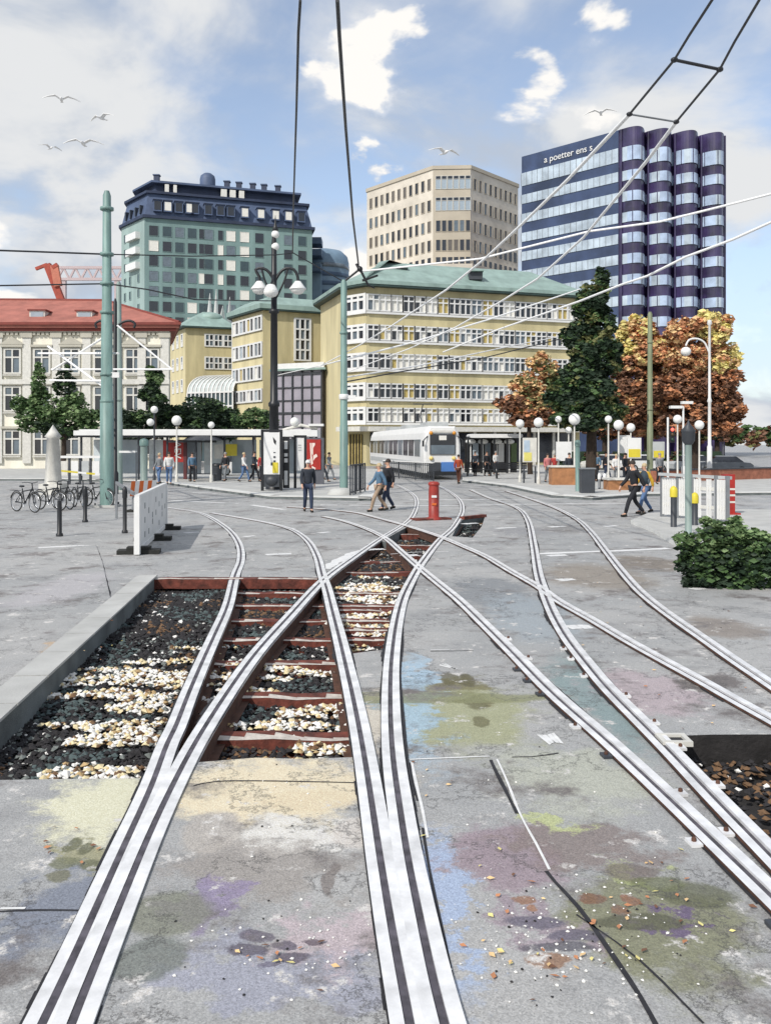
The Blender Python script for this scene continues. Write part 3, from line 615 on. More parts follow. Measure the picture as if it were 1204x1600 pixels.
# autumn leaves and pale grit lying about
mb = MB()
def leaf_flat(p, r, m):
    q = random.random()*6.3; R = Matrix.Rotation(q, 3, 'Z')
    mb.add([p+R@Vector((x*r,y*r,z*r+.008)) for x,y,z in ((-1,0,.1),(-.2,.55,.3),(1,0,.15),(-.2,-.55,.05))], [(0,1,2,3)], m)
for (px,py,n,sx,sy) in ((1000,1440,26,170,110),(860,1490,24,140,60),(780,1400,8,70,70),(150,1010,14,70,70),(980,960,24,130,60),(1080,1100,16,80,60),(690,1250,6,60,60),(430,1500,12,150,60),(120,1330,8,70,50)):
    for _ in range(n):
        x, y = px+random.gauss(0,.5)*sx, py+random.gauss(0,.5)*sy
        if y < 860: continue
        leaf_flat(gr(x,y,.003), random.uniform(.012,.026), random.choice((lf['ru'],lf['og'],lf['br'],lf['ru'],lf['ye'])))
tag(mb.build('fallen_leaves'), kind='stuff')
mb = MB()
for (px,py,n,sx,sy) in ((430,1480,60,200,80),(880,1480,130,190,90),(900,1400,40,170,90),(130,930,40,100,60),(930,960,50,180,100),(720,1180,30,200,160),(430,1280,30,180,90),(1050,1000,30,140,60)):
    for _ in range(n):
        p = gr(px+random.gauss(0,.5)*sx, max(800,py+random.gauss(0,.5)*sy), .004)
        if any(inside(p, q) for q in pits): continue
        stone(mb, p, random.uniform(.004,.011), st_wh if random.random() < .8 else st_dk)
tag(mb.build('gravel'), kind='stuff')
# ---------------------------------------------------------------- buildings
class Face:
    def __init__(s, A, B):
        s.A, s.B = Vector(A[:2]), Vector(B[:2]); s.L = (s.B-s.A).length; s.d = (s.B-s.A)/s.L; s.n = Vector((s.d.y, -s.d.x)); s.ang = math.atan2(s.d.y, s.d.x)
    def P(s, u, z, o=0.0): q = s.A+s.d*u+s.n*o; return Vector((q.x, q.y, z))
    def upx(s, px):
        k = (px-CXP)/FPX; D = s.B-s.A; t = (k*s.A.y-s.A.x)/(D.x-k*D.y); return t*s.L
    def z(s, px, py): q = s.A+s.d*s.upx(px); return zat(py, q.y)
    def slab(s, mb, u0, u1, z0, z1, o0, o1, m):
        return mb.hexa([s.P(u0,z0,o1), s.P(u1,z0,o1), s.P(u1,z0,o0), s.P(u0,z0,o0), s.P(u0,z1,o1), s.P(u1,z1,o1), s.P(u1,z1,o0), s.P(u0,z1,o0)], m)
def put(root, me, face, u, z, name='window', o=0.0):
    ob = bpy.data.objects.new(name, me); COL.objects.link(ob); ob.parent = root; ob.location = face.P(u, z, o)-ORG[root.name]; ob.rotation_euler = (0,0,face.ang); return ob
def win(w, h, cols, rows, fw, frame, glass, trans=None, sill=0.0, g2=None, dep=.1):
    mb = MB(); g = [glass, g2 or glass]
    zs = [h*i/rows for i in range(rows+1)] if trans is None else [0, h*trans, h]
    for i in range(cols):
        for j in range(len(zs)-1):
            x0, x1 = -w/2+w*i/cols, -w/2+w*(i+1)/cols
            mb.box(((x0+x1)/2, -.02, (zs[j]+zs[j+1])/2), (x1-x0-.004, .03, zs[j+1]-zs[j]-.004), g[(i+j)%2])
    if fw > 0:
        for i in range(cols+1): mb.box((-w/2+w*i/cols, -.035-dep/2, h/2), (fw if 0 < i < cols else fw*1.3, dep, h+fw), frame)
        for zz in zs: mb.box((0, -.036-dep/2, zz), (w-fw*.3, dep*.96, fw), frame)
    if sill: mb.box((0, -.14, -fw-.05), (w+.2, .28, .1), frame)
    return mb.mesh('window')
def inset(poly, d):   # convex, counter-clockwise
    n = len(poly); out = []
    for i in range(n):
        a, b, c = Vector(poly[i-1][:2]), Vector(poly[i][:2]), Vector(poly[(i+1)%n][:2])
        e1, e2 = (b-a).normalized(), (c-b).normalized(); n1, n2 = Vector((-e1.y,e1.x)), Vector((-e2.y,e2.x))
        m = (n1+n2); k = m.dot(n1); out.append(b+m*(d/k))
    return out
def hip(mb, poly, d, z0, z1, m, mt=None):
    q = inset(poly, d); n = len(poly)
    V = [(p[0],p[1],z0) for p in poly]+[(p[0],p[1],z1) for p in q]
    mb.add(V, [(i,(i+1)%n,n+(i+1)%n,n+i) for i in range(n)], m); mb.add(V, [tuple(range(n,2*n))], mt or m)
def cc(poly):
    poly = [Vector(p[:2]) for p in poly]; n = len(poly)
    a = sum(poly[i].x*poly[(i+1)%n].y-poly[(i+1)%n].x*poly[i].y for i in range(n)); return poly if a > 0 else poly[::-1]
def root_at(name, label, cat, p, group=None): return thing(name, label, cat, (p[0],p[1],0), 0, group)

# --- main ochre office block under the green roof
V0, V1, V2, V3 = pl(501,108.7), pl(541,97.4), pl(572,95.4), pl(905,103.4)
ZE = 19.1
yb = root_at('office_building', 'ochre office block with long white window bands under a green copper roof', 'building', V2)
foot = cc([V0, V1, V2, V3, V3+Vector((2,26)), V0+Vector((4,24))])
mb = MB(); mb.prism(foot, 0, ZE, yel); mb.build('wall', yb)
fs, ff, fm = Face(V0,V1), Face(V1,V2), Face(V2,V3)
mb = MB(); fs.slab(mb, .02, fs.L-.02, .02, ZE-.02, .001, .03, yel2); mb.build('lit_side_wall', yb)
eave = inset(foot, -.9)
mb = MB(); mb.prism(eave, ZE, ZE+.22, coppd); mb.prism(inset(foot,-.96), ZE+.22, ZE+.62, copper); rf = mb.build('roof', yb)
mb = MB(); hip(mb, inset(foot,-.8), 6.2, ZE+.62, ZE+3.9, copper); mb.build('roof_slope', yb)
for px, py in ((625,427),(742,432)):
    mb = MB(); c = at(px,py,101); mb.box(c, (1.5,1.6,.9), dgrey); mb.box(c+Vector((0,-.3,.48)), (1.7,1.9,.12), copper); mb.build('roof_vent', yb)
rows = [(16.6,1.7),(13.5,1.55),(10.45,1.55),(7.3,1.5),(4.75,1.45)]
mod = fm.L/19.3
glz = [gdark, gdark, gdark, gmid, curt, blind, gdark, gmid]
wv = {}
for h in {r[1] for r in rows}:
    for gi, g in enumerate((gdark, gmid, curt, blind)):
        for g2i, g2 in enumerate((g, blind, gdark)):
            wv[(h,gi,g2i)] = win(mod*.985, h, 2, 1, .13, white, g, trans=.68, g2=g2, dep=.16)
rnd = random.Random(5)
for (z, h) in rows:
    for k in range(19):
        gi = rnd.choice((0,0,0,0,1,2,2,3,3)); g2 = rnd.choice((0,0,1,2)); put(yb, wv[(h,gi,g2)], fm, mod*(k+.55), z, o=.05)
    mb = MB(); fm.slab(mb, 0.05, fm.L-.3, z-.34, z-.12, -.02, .26, white); ff.slab(mb, 0, ff.L+.1, z-.338, z-.122, -.02, .26, white); mb.build('window_ledge', yb)
    put(yb, win(ff.L*.94, h, 3, 1, .26, white, gdark, trans=.7, g2=gmid, dep=.16), ff, ff.L/2, z, o=.04)
for k in range(10):
    u0, u1 = .4+k*2.45, .4+k*2.45+2.1
    mb = MB(); fm.slab(mb, u0, u1, .3, 3.6, .03, .1, gdark); mb.build('shopfront', yb)
    mb = MB(); fm.slab(mb, u1+.02, u1+.33, 0, 3.85, .02, .22, offw); mb.build('pier', yb)
mb = MB(); fm.slab(mb, 0, fm.L, 3.7, 4.2, .02, 1.6, offw); ff.slab(mb, 0, ff.L+.6, 3.702, 4.198, .02, 1.6, offw); mb.build('canopy', yb)
mb = MB(); ff.slab(mb, .5, ff.L-.5, .1, 3.4, .02, .12, M('door_bronze', C(74,66,48), .4, var=.3)); 
for q in range(5): ff.slab(mb, .55+q*(ff.L-1.2)/4, .65+q*(ff.L-1.2)/4, .1, 3.4, .12, .2, curt)
mb.build('entrance_door', yb)

# --- middle ochre wing with the tall stair window
W0, W1, W2 = pl(363,123), pl(411,115), pl(506,118.6)
yw = root_at('office_building', 'ochre wing with a tall white barred stair window and flat green roof edge', 'building', W1)
foot = cc([W0, W1, W2, W2+Vector((3,22)), W0+Vector((3,22))])
mb = MB(); mb.prism(foot, 0, 19.5, yel); mb.build('wall', yw)
fl, fr = Face(W0,W1), Face(W1,W2)
mb = MB(); fl.slab(mb, .02, fl.L-.02, .02, 19.45, .001, .03, yel2); mb.build('lit_side_wall', yw)
mb = MB(); mb.prism(inset(foot,-.7), 19.5, 19.7, coppd); mb.prism(inset(foot,-.75), 19.7, 20.3, copper); hip(mb, inset(foot,-.6), 2.2, 20.3, 21.6, copper); mb.build('roof', yw)
for (z, h) in ((17.1,1.75),(13.7,1.75),(10.7,1.75),(7.9,1.5)):
    for k in range(4):
        put(yw, win(fl.L/4*.86, h, 2, 1, .22, white, (gmid, blind, glight, curt)[(k+int(z))%4], g2=gdark, dep=.16), fl, fl.L*(k+.5)/4.15+.3, z, o=.04)
sw = win(fr.upx(484)-fr.upx(460), 5.4, 3, 4, .2, white, gdark, g2=gmid, dep=.16)
put(yw, sw, fr, (fr.upx(484)+fr.upx(460))/2, 13.3, 'stair_window', .02)

# --- glazed annex in front of the wing
A0, A1 = pl(428,108.5), pl(503,105.5)
ga = root_at('glazed_annex', 'lilac grey glazed annex with dark glazing grid and white roof slab', 'annex', A0)
fa = Face(A0, A1); foot = cc([A0, A1, A1+Vector((.6,5.4)), A0+Vector((.6,5.4))])
mb = MB(); mb.prism(foot, 0, 11.1, M('lilac_glass', C(176,172,184), .2, var=.15, scale=.4, spec=.8)); mb.build('glazing', ga)
mb = MB()
for k in range(6): fa.slab(mb, fa.L*k/5-.09, fa.L*k/5+.09, 0, 11.1, .01, .2, dgrey)
for k in range(7): fa.slab(mb, 0, fa.L, 1.3+k*1.55, 1.3+k*1.55+(.22 if k%3 == 0 else .12), .012, .16, dgrey)
mb.build('glazing_grid', ga)
mb = MB(); mb.prism(inset(foot,-.5), 11.1, 11.35, copper); mb.prism(inset(foot,-.3), 11.35, 12.0, white); mb.build('roof', ga)

# --- far ochre wing, conservatory, white spikes for window reflections
Y0, Y1, Y2 = pl(261,143), pl(290,133), pl(366,135.4)
yf = root_at('office_building', 'distant small ochre block beside the red roofed house with three windows per floor', 'building', Y1)
foot = cc([Y0, Y1, Y2, Y2+Vector((-2,20)), Y0+Vector((2,14))])
mb = MB(); mb.prism(foot, 0, 19.6, yel); mb.build('wall', yf)
fl, fr = Face(Y0,Y1), Face(Y1,Y2)
mb = MB(); fl.slab(mb, .02, fl.L-.02, .02, 19.5, .001, .03, yel2); mb.build('lit_side_wall', yf)
mb = MB(); mb.prism(inset(foot,-.7), 19.6, 19.85, coppd); hip(mb, inset(foot,-.7), 4.2, 19.85, 22.6, copper); mb.build('roof', yf)
for z in (17.0, 13.6, 10.2):
    for px in (327,341,356): put(yf, win(1.25, 1.75, 2, 2, .16, white, gdark, g2=gmid), fr, fr.upx(px), z)
    for k in range(4): put(yf, win(1.0, 1.8, 1, 2, .16, white, blind, g2=gmid), fl, fl.L*(k+.6)/4.3, z)
mb = MB(); mb.ball(at(330,497,137)+Vector((0,0,0)), 1.1, copper, 14, (1.6,1.2,.8)); mb.build('roof_cowl', yf)
Q0, Q1 = pl(293,124), pl(364,121)
cv = root_at('conservatory', 'white ribbed conservatory with arched glass roof above the dark green hedge', 'conservatory', Q0)
fq = Face(Q0,Q1); mb = MB()
mb.prism(cc([Q0,Q1,Q1+Vector((.4,5)),Q0+Vector((.4,5))]), 0, 9.4, gteal); mb.build('glazing', cv)
def arch(t): return fq.P(0,0,0), (5*(1-math.cos(t*PI/2)), 9.4+2.6*math.sin(t*PI/2))
mb = MB(); N = 6
for i in range(N):
    (o0,z0), (o1,z1) = arch(i/N)[1], arch((i+1)/N)[1]
    mb.add([fq.P(0,z0,-o0), fq.P(fq.L,z0,-o0), fq.P(fq.L,z1,-o1), fq.P(0,z1,-o1)], [(0,1,2,3)], M('roof_glass', C(206,214,212), .25, var=.2, scale=.5))
mb.build('roof', cv)
mb = MB()
for k in range(12):
    u = fq.L*k/11; mb.tube([fq.P(u, arch(i/8)[1][1]+.06, -arch(i/8)[1][0]) for i in range(9)], .11, white, 6)
    fq.slab(mb, u-.09, u+.09, 5.5, 9.4, .01, .14, white)
for z in (7.4, 9.3): fq.slab(mb, 0, fq.L, z, z+.2, .02, .16, white)
mb.build('ribs', cv)
ts = root_at('roof_glint', 'white pointed tent sails rising behind the green roof of the distant ochre block', 'sail', pl(342,150))
for px, top, w in ((327,458,10),(337,452,9),(347,478,10),(358,464,8)):  # pointed solids added in place of bright window reflections
    mb = MB(); b = at(px,500,148+px*.01); t = at(px+1,top,149); ww = w/FPX*148/2
    mb.tube([Vector((b.x,b.y,15)), b, b*.45+t*.55, t], [ww, ww, ww*.55, .05], white, 6); mb.build('sail', ts, True)

# --- teal tower with navy mansard
T0, T1, T2 = pl(190,231), pl(226,220), pl(487.5,233)
tt = root_at('tower_block', 'teal tower block with rows of dark square windows under a navy mansard roof', 'building', T1)
foot = cc([T0, T1, T2, T2+Vector((-6,30)), T0+Vector((-3,26))])
mb = MB(); mb.prism(foot, 0, 57.9, tealw); mb.build('wall', tt)
fl, fr = Face(T0,T1), Face(T1,T2)
mb = MB(); fl.slab(mb, .02, fl.L-.02, .02, 57.85, .001, .06, tealw2); mb.build('lit_side_wall', tt)
mb = MB(); mb.prism(inset(foot,-.7), 57.9, 58.6, slated); mb.build('cornice', tt)
mb = MB(); hip(mb, foot, 1.4, 58.6, 64.3, slate); mb.build('mansard', tt)
mb = MB(); mb.prism(inset(foot,.6), 64.3, 64.9, slated); mb.build('mansard_cap', tt)
at_f = inset(foot, 3.6)
mb = MB(); hip(mb, at_f, .6, 64.9, 67.6, slated); mb.prism(inset(foot,2.6), 67.6, 68.1, slate); mb.build('attic', tt)
cols = [240,261,280.5,300,315,326,344.5,360.5,382,405,450,472]
wt = {(w,k): win(w, 2.5, 1, 1, .07, tealw if k < 3 else blind, g, g2=gb, dep=.06) for w in (1.3,2.2) for k,(g,gb) in enumerate(((gdark,gdark),(gteal,gdark),(gmid,gteal),(blind,blind)))}
wt[(1.1,0)] = win(1.1, 2.1, 1, 1, .1, tealw2, gteal)
cnt = 0
for r in range(8):
    z = 53.6-r*3.72
    for px in cols:
        k = rnd.choice((0,0,0,0,1,1,2,2,0,3)) if r not in (2,) else rnd.choice((0,1,3,2))
        put(tt, wt[(1.3 if px in (315,344.5) else 2.2, k)], fr, fr.upx(px), z, o=.02)
for r in range(7):
    for px in (196,204,217)[(0 if r > 3 else 0):]:
        if r < 3 and px > 203: continue
        put(tt, wt[(1.1,0)], fl, fl.upx(px), 53.6-r*3.72, o=.08)
for r in range(3):
    mb = MB(); u0, u1 = fl.upx(203), fl.upx(219); z = 53.2-r*3.72
    fl.slab(mb, u0, u1, z, z+1.7, 1.1, 1.25, white); fl.slab(mb, u0, u1, z, z+.2, .06, 1.1, offw); fl.slab(mb, u0, u0+.1, z+.2, z+1.7, .06, 1.1, white); fl.slab(mb, u1-.1, u1, z+.2, z+1.7, .06, 1.1, white); mb.build('balcony', tt)
dm = {}
for k, g in enumerate((gdark, blind)):
    mb = MB(); mb.box((0,-.5,1.35), (2.0,2.4,2.7), slate); mb.box((0,-1.72,1.35), (1.55,.06,2.1), g); mb.box((0,-.6,2.78), (2.3,2.8,.18), slated); dm[k] = mb.mesh('dormer')
for i, px in enumerate((246,262,279,296,304,325,344,360,382,407,430,450,470)):
    ob = put(tt, dm[1 if i in (1,3,8,9,10,11) else 0], fr, fr.upx(px), 59.6, 'dormer', -.9)
for i, u in enumerate((.2,.4,.62,.82)):
    mb = MB(); p = fl.P(fl.L*u, 60.4, -.2); mb.box(p, (.7,.9,2.1), gdark, fl.ang); mb.build('dormer', tt)
for px, w_ in ((262,6),(275,5),(352,9),(366,9),(380,8)):
    mb = MB(); f2 = Face(Vector(inset(foot,2.9)[0]), Vector(inset(foot,2.9)[1])) if False else fr; u = fr.upx(px); fr.slab(mb, u-w_/2/FPX*224, u+w_/2/FPX*224, 65.2, 67.3, -3.4, -2.5, blind if w_ > 4 else gdark); mb.build('attic_window', tt)
mb = MB(); c = fr.P(fr.upx(328), 68.1, -5); mb.lathe([(2.0,0),(2.0,2.0),(1.75,2.9),(1.0,3.5),(.01,3.8)], c, slate, 14); mb.build('roof_turret', tt)
for px in (247,359,378,400,418,440):
    mb = MB(); c = fr.P(fr.upx(px), 68.1, -5); mb.box(c+Vector((0,0,.9)), (1.3,1.3,1.8), slated); mb.box(c+Vector((0,0,1.9)), (1.7,1.7,.25), slate); mb.build('roof_chimney', tt)

# --- round blue grey tower behind
c = pl(507, 262)
rt = root_at('round_tower', 'rounded blue grey building peeping out behind the teal tower', 'building', c)
blg = M('blue_grey_panels', C(122,148,170), .5, var=.2, scale=.2); blgd = M('blue_grey_dark', C(70,92,118), .5, var=.25, scale=.2)
R0 = 38/FPX*262
mb = MB(); mb.lathe([(R0,0),(R0,zat(412,262)),(R0*.94,zat(402,262)),(R0*.72,zat(394,262)),(R0*.3,zat(390,262)),(.01,zat(389,262))], (c.x,c.y,0), blg, 32); mb.build('drum', rt)
for (px,y0,y1,w) in ((494,384,374,18),(493,402,392,20),(493,426,416,18)):
    mb = MB(); p = at(px,y0,250); mb.box((p.x,p.y,(zat(y0,250)+zat(y1,250))/2), (w/FPX*250,6,zat(y1,250)-zat(y0,250)), blgd); mb.build('plant_room', rt)
mb = MB(); mb.box((xat(493,252),253,zat(440,252)/2), (3.2,5,zat(384,252)), blg); mb.build('stair_shaft', rt)
for k in range(4):
    mb = MB(); z = zat(418+k*14,262); mb.lathe([(R0+.05,z-1),(R0+.12,z-.98),(R0+.12,z+.2),(R0+.05,z+.22)], (c.x,c.y,0), blgd if k else gmid, 32); mb.build('window_band', rt)

# --- beige tower
B0, B1, B2, B3 = pl(573,218), pl(676,200), pl(735,199.5), pl(809,214)
bt = root_at('tower_block', 'beige stone tower with narrow windows and a flat chamfered corner', 'building', B1)
foot = cc([B0,B1,B2,B3,B3+Vector((-4,20)),B0+Vector((6,22))])
mb = MB(); mb.prism(foot, 0, 63.6, beige); mb.build('wall', bt)
mb = MB(); mb.prism(inset(foot,-.25), 63.6, 64.4, beige2); mb.prism(inset(foot,2.2), 64.4, 64.9, beige2); mb.build('parapet', bt)
b0, b1, b2 = Face(B0,B1), Face(B1,B2), Face(B2,B3)
mb = MB(); b1.slab(mb, .02, b1.L-.02, .1, 63.5, .001, .08, beige2); mb.build('shaded_corner_wall', bt)  # greyer skin on the chamfer, its shade put into the stone colour
mb = MB(); q = cc([pl(553,214), pl(676,196), pl(738,196), pl(812,210), pl(812,226), pl(553,232)]); mb.prism(q, 0, zat(424,205), beige); mb.build('podium', bt)
wn = [win(1.05, 2.5, 1, 1, .09, beige2, g, dep=.08) for g in (gmid, gdark, M('window_brown', C(110,104,98), .25, var=.2))]
wl = win(1.15, 2.9, 1, 1, .08, offw, glight, trans=.75, g2=gdark, dep=.08)
rest = MB(); cnt = 0
for r, z in enumerate((59.2,54.4,49.7,45.4,41.6)):
    for face, n, m0, m1 in ((b0,11,.07,.95),(b1,6,.14,.93),(b2,9,.08,.93)):
        for k in range(n):
            u = face.L*(m0+(m1-m0)*k/(n-1)); me = wl if (face is b1 and r < 2) else wn[rnd.choice((0,1,1,2))]
            cnt += 1
            if cnt <= 100: put(bt, me, face, u, z, o=.09 if face is b1 else .01)
            else: face.slab(rest, u-.5, u+.5, z, z+2.4, .01, .1, gdark)
ob = rest.build('small_windows', bt); ob['kind'] = 'stuff'
pf = Face(q[0], q[1])
for face in (Face(pl(553,214),pl(676,196)), Face(pl(676,196),pl(738,196))):
    for k in range(9 if face.L > 12 else 6):
        n = 9 if face.L > 12 else 6; mb = MB(); u = face.L*(k+.5)/n; face.slab(mb, u-.55, u+.55, zat(424,205)-4.2, zat(424,205)-1, .02, .1, gdark); mb.build('podium_window', bt)

# --- banded blue tower with scalloped bays
D0, D1, D2 = pl(815,175), pl(966,160), pl(1132,164)
bl = root_at('tower_block', 'dark blue banded tower with scalloped violet bays and white lettering near its top', 'building', D1)
fl, fr = Face(D0,D1), Face(D1,D2)
def scal(o=0.0, n=64):
    out = []
    for i in range(n+1):
        u = fr.L*i/n; out.append(fr.P(u, 0, o+2.9*abs(math.sin(PI*u/fr.L*4))**.9-.5))
    return out
ZT = 58.4
back = [D2+Vector((3,22)), D0+Vector((4,24))]
mb = MB(); mb.prism(cc([D0,D1]+[p.xy for p in scal(-.05)][1:-1]+[D2]+back), 0, ZT-.5, violet); mb.build('bay_wall', bl)
mb = MB(); fl.slab(mb, -.02, fl.L-.01, 0, ZT, -.6, .05, navy); mb.build('wall', bl)
mb = MB(); S = scal(.06)
for i in range(len(S)-1):
    a, b = S[i], S[i+1]; mb.add([(a.x,a.y,ZT-3.2),(b.x,b.y,ZT-3.2),(b.x,b.y,ZT+.3*math.sin(i)*0+.1),(a.x,a.y,ZT+.1)], [(0,1,2,3)], violet)
top = [(p.x,p.y,ZT+.1) for p in S]+[(D2.x+3,D2.y+22,ZT+.1),(D0.x+4,D0.y+24,ZT+.1),(D0.x,D0.y,ZT+.05)]
mb.add(top, [tuple(range(len(top)))], violet); mb.build('parapet', bl)
z = ZT-3.25; S = scal(.16)
for k in range(14):
    h = 2.5 if k == 0 else 1.75
    mb = MB(); fl.slab(mb, .02, fl.L-.02, z-h, z, .06, .18, bandl)
    for q in range(17): fl.slab(mb, fl.L*q/17-.03, fl.L*q/17+.03, z-h+.02, z-.02, .18, .24, mgrey)
    mb.build('window_band', bl)
    mb = MB()
    for i in range(len(S)-1):
        a, b = S[i], S[i+1]
        mb.add([(a.x,a.y,z-h),(b.x,b.y,z-h),(b.x,b.y,z),(a.x,a.y,z)], [(0,1,2,3)], bandr if (i//3)%3 else bandl)
        n_ = fr.n*-.14; mb.add([(a.x,a.y,z),(b.x,b.y,z),(b.x+n_.x,b.y+n_.y,z),(a.x+n_.x,a.y+n_.y,z)], [(0,1,2,3)], bandl)
        if i%5 == 0: mb.tube([(a.x,a.y,z-h+.03),(a.x,a.y,z-.03)], .08, violet, 6)
    mb.build('bay_window_band', bl)
    z -= h+ (1.75 if k == 0 else 1.95)
for i in (1, 17, 33, 49, 62):
    mb = MB(); a = S[min(i,64)]; mb.tube([(a.x,a.y,12),(a.x,a.y,ZT)], .28, violet, 6); mb.build('mullion', bl)
def text_mesh(s, size, m, ext=.01):
    cu = bpy.data.curves.new('t', 'FONT'); cu.body = s; cu.size = size; cu.extrude = ext; cu.align_x = 'CENTER'; cu.align_y = 'CENTER'
    o = bpy.data.objects.new('t', cu); COL.objects.link(o); dg = bpy.context.evaluated_depsgraph_get(); dg.update()
    me = bpy.data.meshes.new_from_object(o.evaluated_get(dg)); bpy.data.objects.remove(o); me.materials.clear(); me.materials.append(m); return me
def put_text(parent, s, size, m, p, ang, ext=.01, name='lettering', roll=0.0):
    ob = bpy.data.objects.new(name, text_mesh(s, size, m, ext)); COL.objects.link(ob); ob.parent = parent
    ob.location = Vector(p)-ORG[parent.name]
    ob.rotation_euler = (Matrix.Rotation(ang,3,'Z') @ Matrix.Rotation(PI/2,3,'X') @ Matrix.Rotation(roll,3,'Z')).to_euler(); return ob
u = (fl.upx(838)+fl.upx(940))/2; put_text(bl, 'a poetter ens s', 1.75, white, fl.P(u, ZT-1.85, .16), fl.ang, .06)

# --- cream house with red roof
H0, H1 = Vector((-46, 86)), pl(266, 86)
hs = root_at('town_house', 'cream classical house with red tiled hip roof and pale pilasters', 'building', H1)
foot = cc([H0, H1, H1+Vector((-4.3,15)), H0+Vector((0,15))])
zc = zat(518,86)
mb = MB(); mb.prism(foot, 0, zc, stucco); mb.build('wall', hs)
fh = Face(H0,H1)
mb = MB(); mb.prism(inset(foot,-.5), zc, zc+.3, redcorn); mb.prism(inset(foot,-.75), zc+.3, zc+.55, redroof); mb.prism(inset(foot,-.95), zc+.55, zc+.8, redcorn); mb.build('cornice', hs)
mb = MB(); e = inset(foot,-.8); r0, r1 = Vector((-40, 93)), Vector((xat(163,93), 93.5)); zr = zat(468,93)
e = [Vector((p.x,p.y,zc+.8)) for p in e]
fl_ = sorted(e, key=lambda p: p.y)[:2]; bk = sorted(e, key=lambda p: p.y)[2:]
fL, fR = sorted(fl_, key=lambda p: p.x); bL, bR = sorted(bk, key=lambda p: p.x)
ra, rb = Vector((r0.x,r0.y,zr)), Vector((r1.x,r1.y,zr))
mb.add([fL,fR,rb,ra], [(0,1,2,3)], redroof); mb.add([fR,bR,rb], [(0,1,2)], redroof); mb.add([bR,bL,ra,rb], [(0,1,2,3)], redroof); mb.add([bL,fL,ra], [(0,1,2)], redroof)
mb.build('roof', hs)
mb = MB(); mb.tube([ra,rb,fR], .16, redcorn, 6); mb.build('ridge_tiles', hs)
for px,py in ((64,496),(137,497),(-20,497)):
    d = 88.2; c = at(px,py,d); mb = MB(); mb.box(c+Vector((0,-.2,0)), (1.5,1.6,1.1), offw); mb.box(c+Vector((0,-1.02,0)), (1.2,.06,.8), glight); mb.box(c+Vector((0,-.2,.6)), (1.8,1.9,.14), redcorn); mb.build('roof_dormer', hs)
wa = win(1.5, 2.3, 2, 1, .14, offw, gdark, trans=.66, sill=.1, g2=gmid)
for i, px in enumerate((-25,20,66,112,160,209,236)):
    u = fh.upx(px)
    for z0 in (zat(583,86), zat(642,86), zat(642,86)-4.2):
        put(hs, wa, fh, u, z0, o=.02)
        mb = MB(); fh.slab(mb, u-1.05, u+1.05, z0+2.5, z0+2.72, .02, .34, stuccog)
        if i in (3,5,1) and z0 > 8:
            mb.add([fh.P(u-1.2,z0+2.75,.3), fh.P(u+1.2,z0+2.75,.3), fh.P(u,z0+3.5,.3), fh.P(u-1.2,z0+2.75,.05), fh.P(u+1.2,z0+2.75,.05), fh.P(u,z0+3.5,.05)], [(0,1,2),(1,4,5,2),(0,2,5,3)], stuccog)
        mb.build('window_hood', hs)
for px in (-45,-2,43,89,136,184,222,258):
    mb = MB(); u = fh.upx(px); fh.slab(mb, u-.4, u+.4, .5, zc-.6, .02, .22, offw); fh.slab(mb, u-.55, u+.55, zc-.6, zc-.1, .02, .34, stuccog); mb.build('pilaster', hs)
mb = MB(); fh.slab(mb, 0, fh.L, zat(597,86)-.2, zat(597,86)+.25, .23, .36, offw); mb.build('string_course', hs)
mb = MB(); fh.slab(mb, 0, fh.L, zc-.09, zc-.01, .02, .4, stuccog)
for k in range(60): fh.slab(mb, fh.L*k/60, fh.L*k/60+.28, zc-.34, zc-.1, .02, .3, stuccog)
mb.build('dentil_course', hs)
# --- distant crane and lattice bridge
cr = root_at('crane', 'rust red crane jib leaning up behind the red roofed house', 'crane', pl(100,120))
crm = M('crane_red', C(172,72,52), .6, var=.2)
mb = MB(); p, q = at(100,480,120), at(74,413,120); mb.bar(Vector((p.x,p.y,0)), p, 1.0, 1.0, crm); mb.build('mast', cr)
mb = MB(); mb.bar(p, q, .75, .9, crm); mb.build('jib', cr)
mb = MB(); mb.bar(q, at(56,420,120), .4, .4, crm); mb.build('jib_tip', cr)
mb = MB(); mb.bar(at(91,447,119.6), at(85,414,119.6), 1.0, .5, M('crane_orange', C(200,120,96), .6)); mb.bar(at(82,418,119.5), at(90,413,119.5), .4, .5, crm); mb.build('counter_arm', cr)
lb = root_at('lattice_gantry', 'faint pinkish lattice gantry spanning behind the green mast', 'gantry', pl(140,300))
pk = M('faded_pink_steel', C(206,186,186), .7, var=.08)
mb = MB(); za, zb = zat(418,300), zat(436,300); xs = [xat(90+i*9.2,300) for i in range(12)]
mb.bar((xs[0],300,za),(xs[-1],300,za),.9,.9,pk); mb.bar((xs[0],300,zb),(xs[-1],300,zb),.9,.9,pk); mb.build('chord', lb)
mb = MB()
for i in range(11): mb.bar((xs[i],300,za if i%2 else zb),(xs[i+1],300,zb if i%2 else za),.6,.6,pk)
mb.build('lattice', lb)
for x in (xs[1], xs[-2]):
    mb = MB(); mb.bar((x,300.5,0),(x,300.5,zb),1.4,1.4,pk); mb.build('leg', lb)
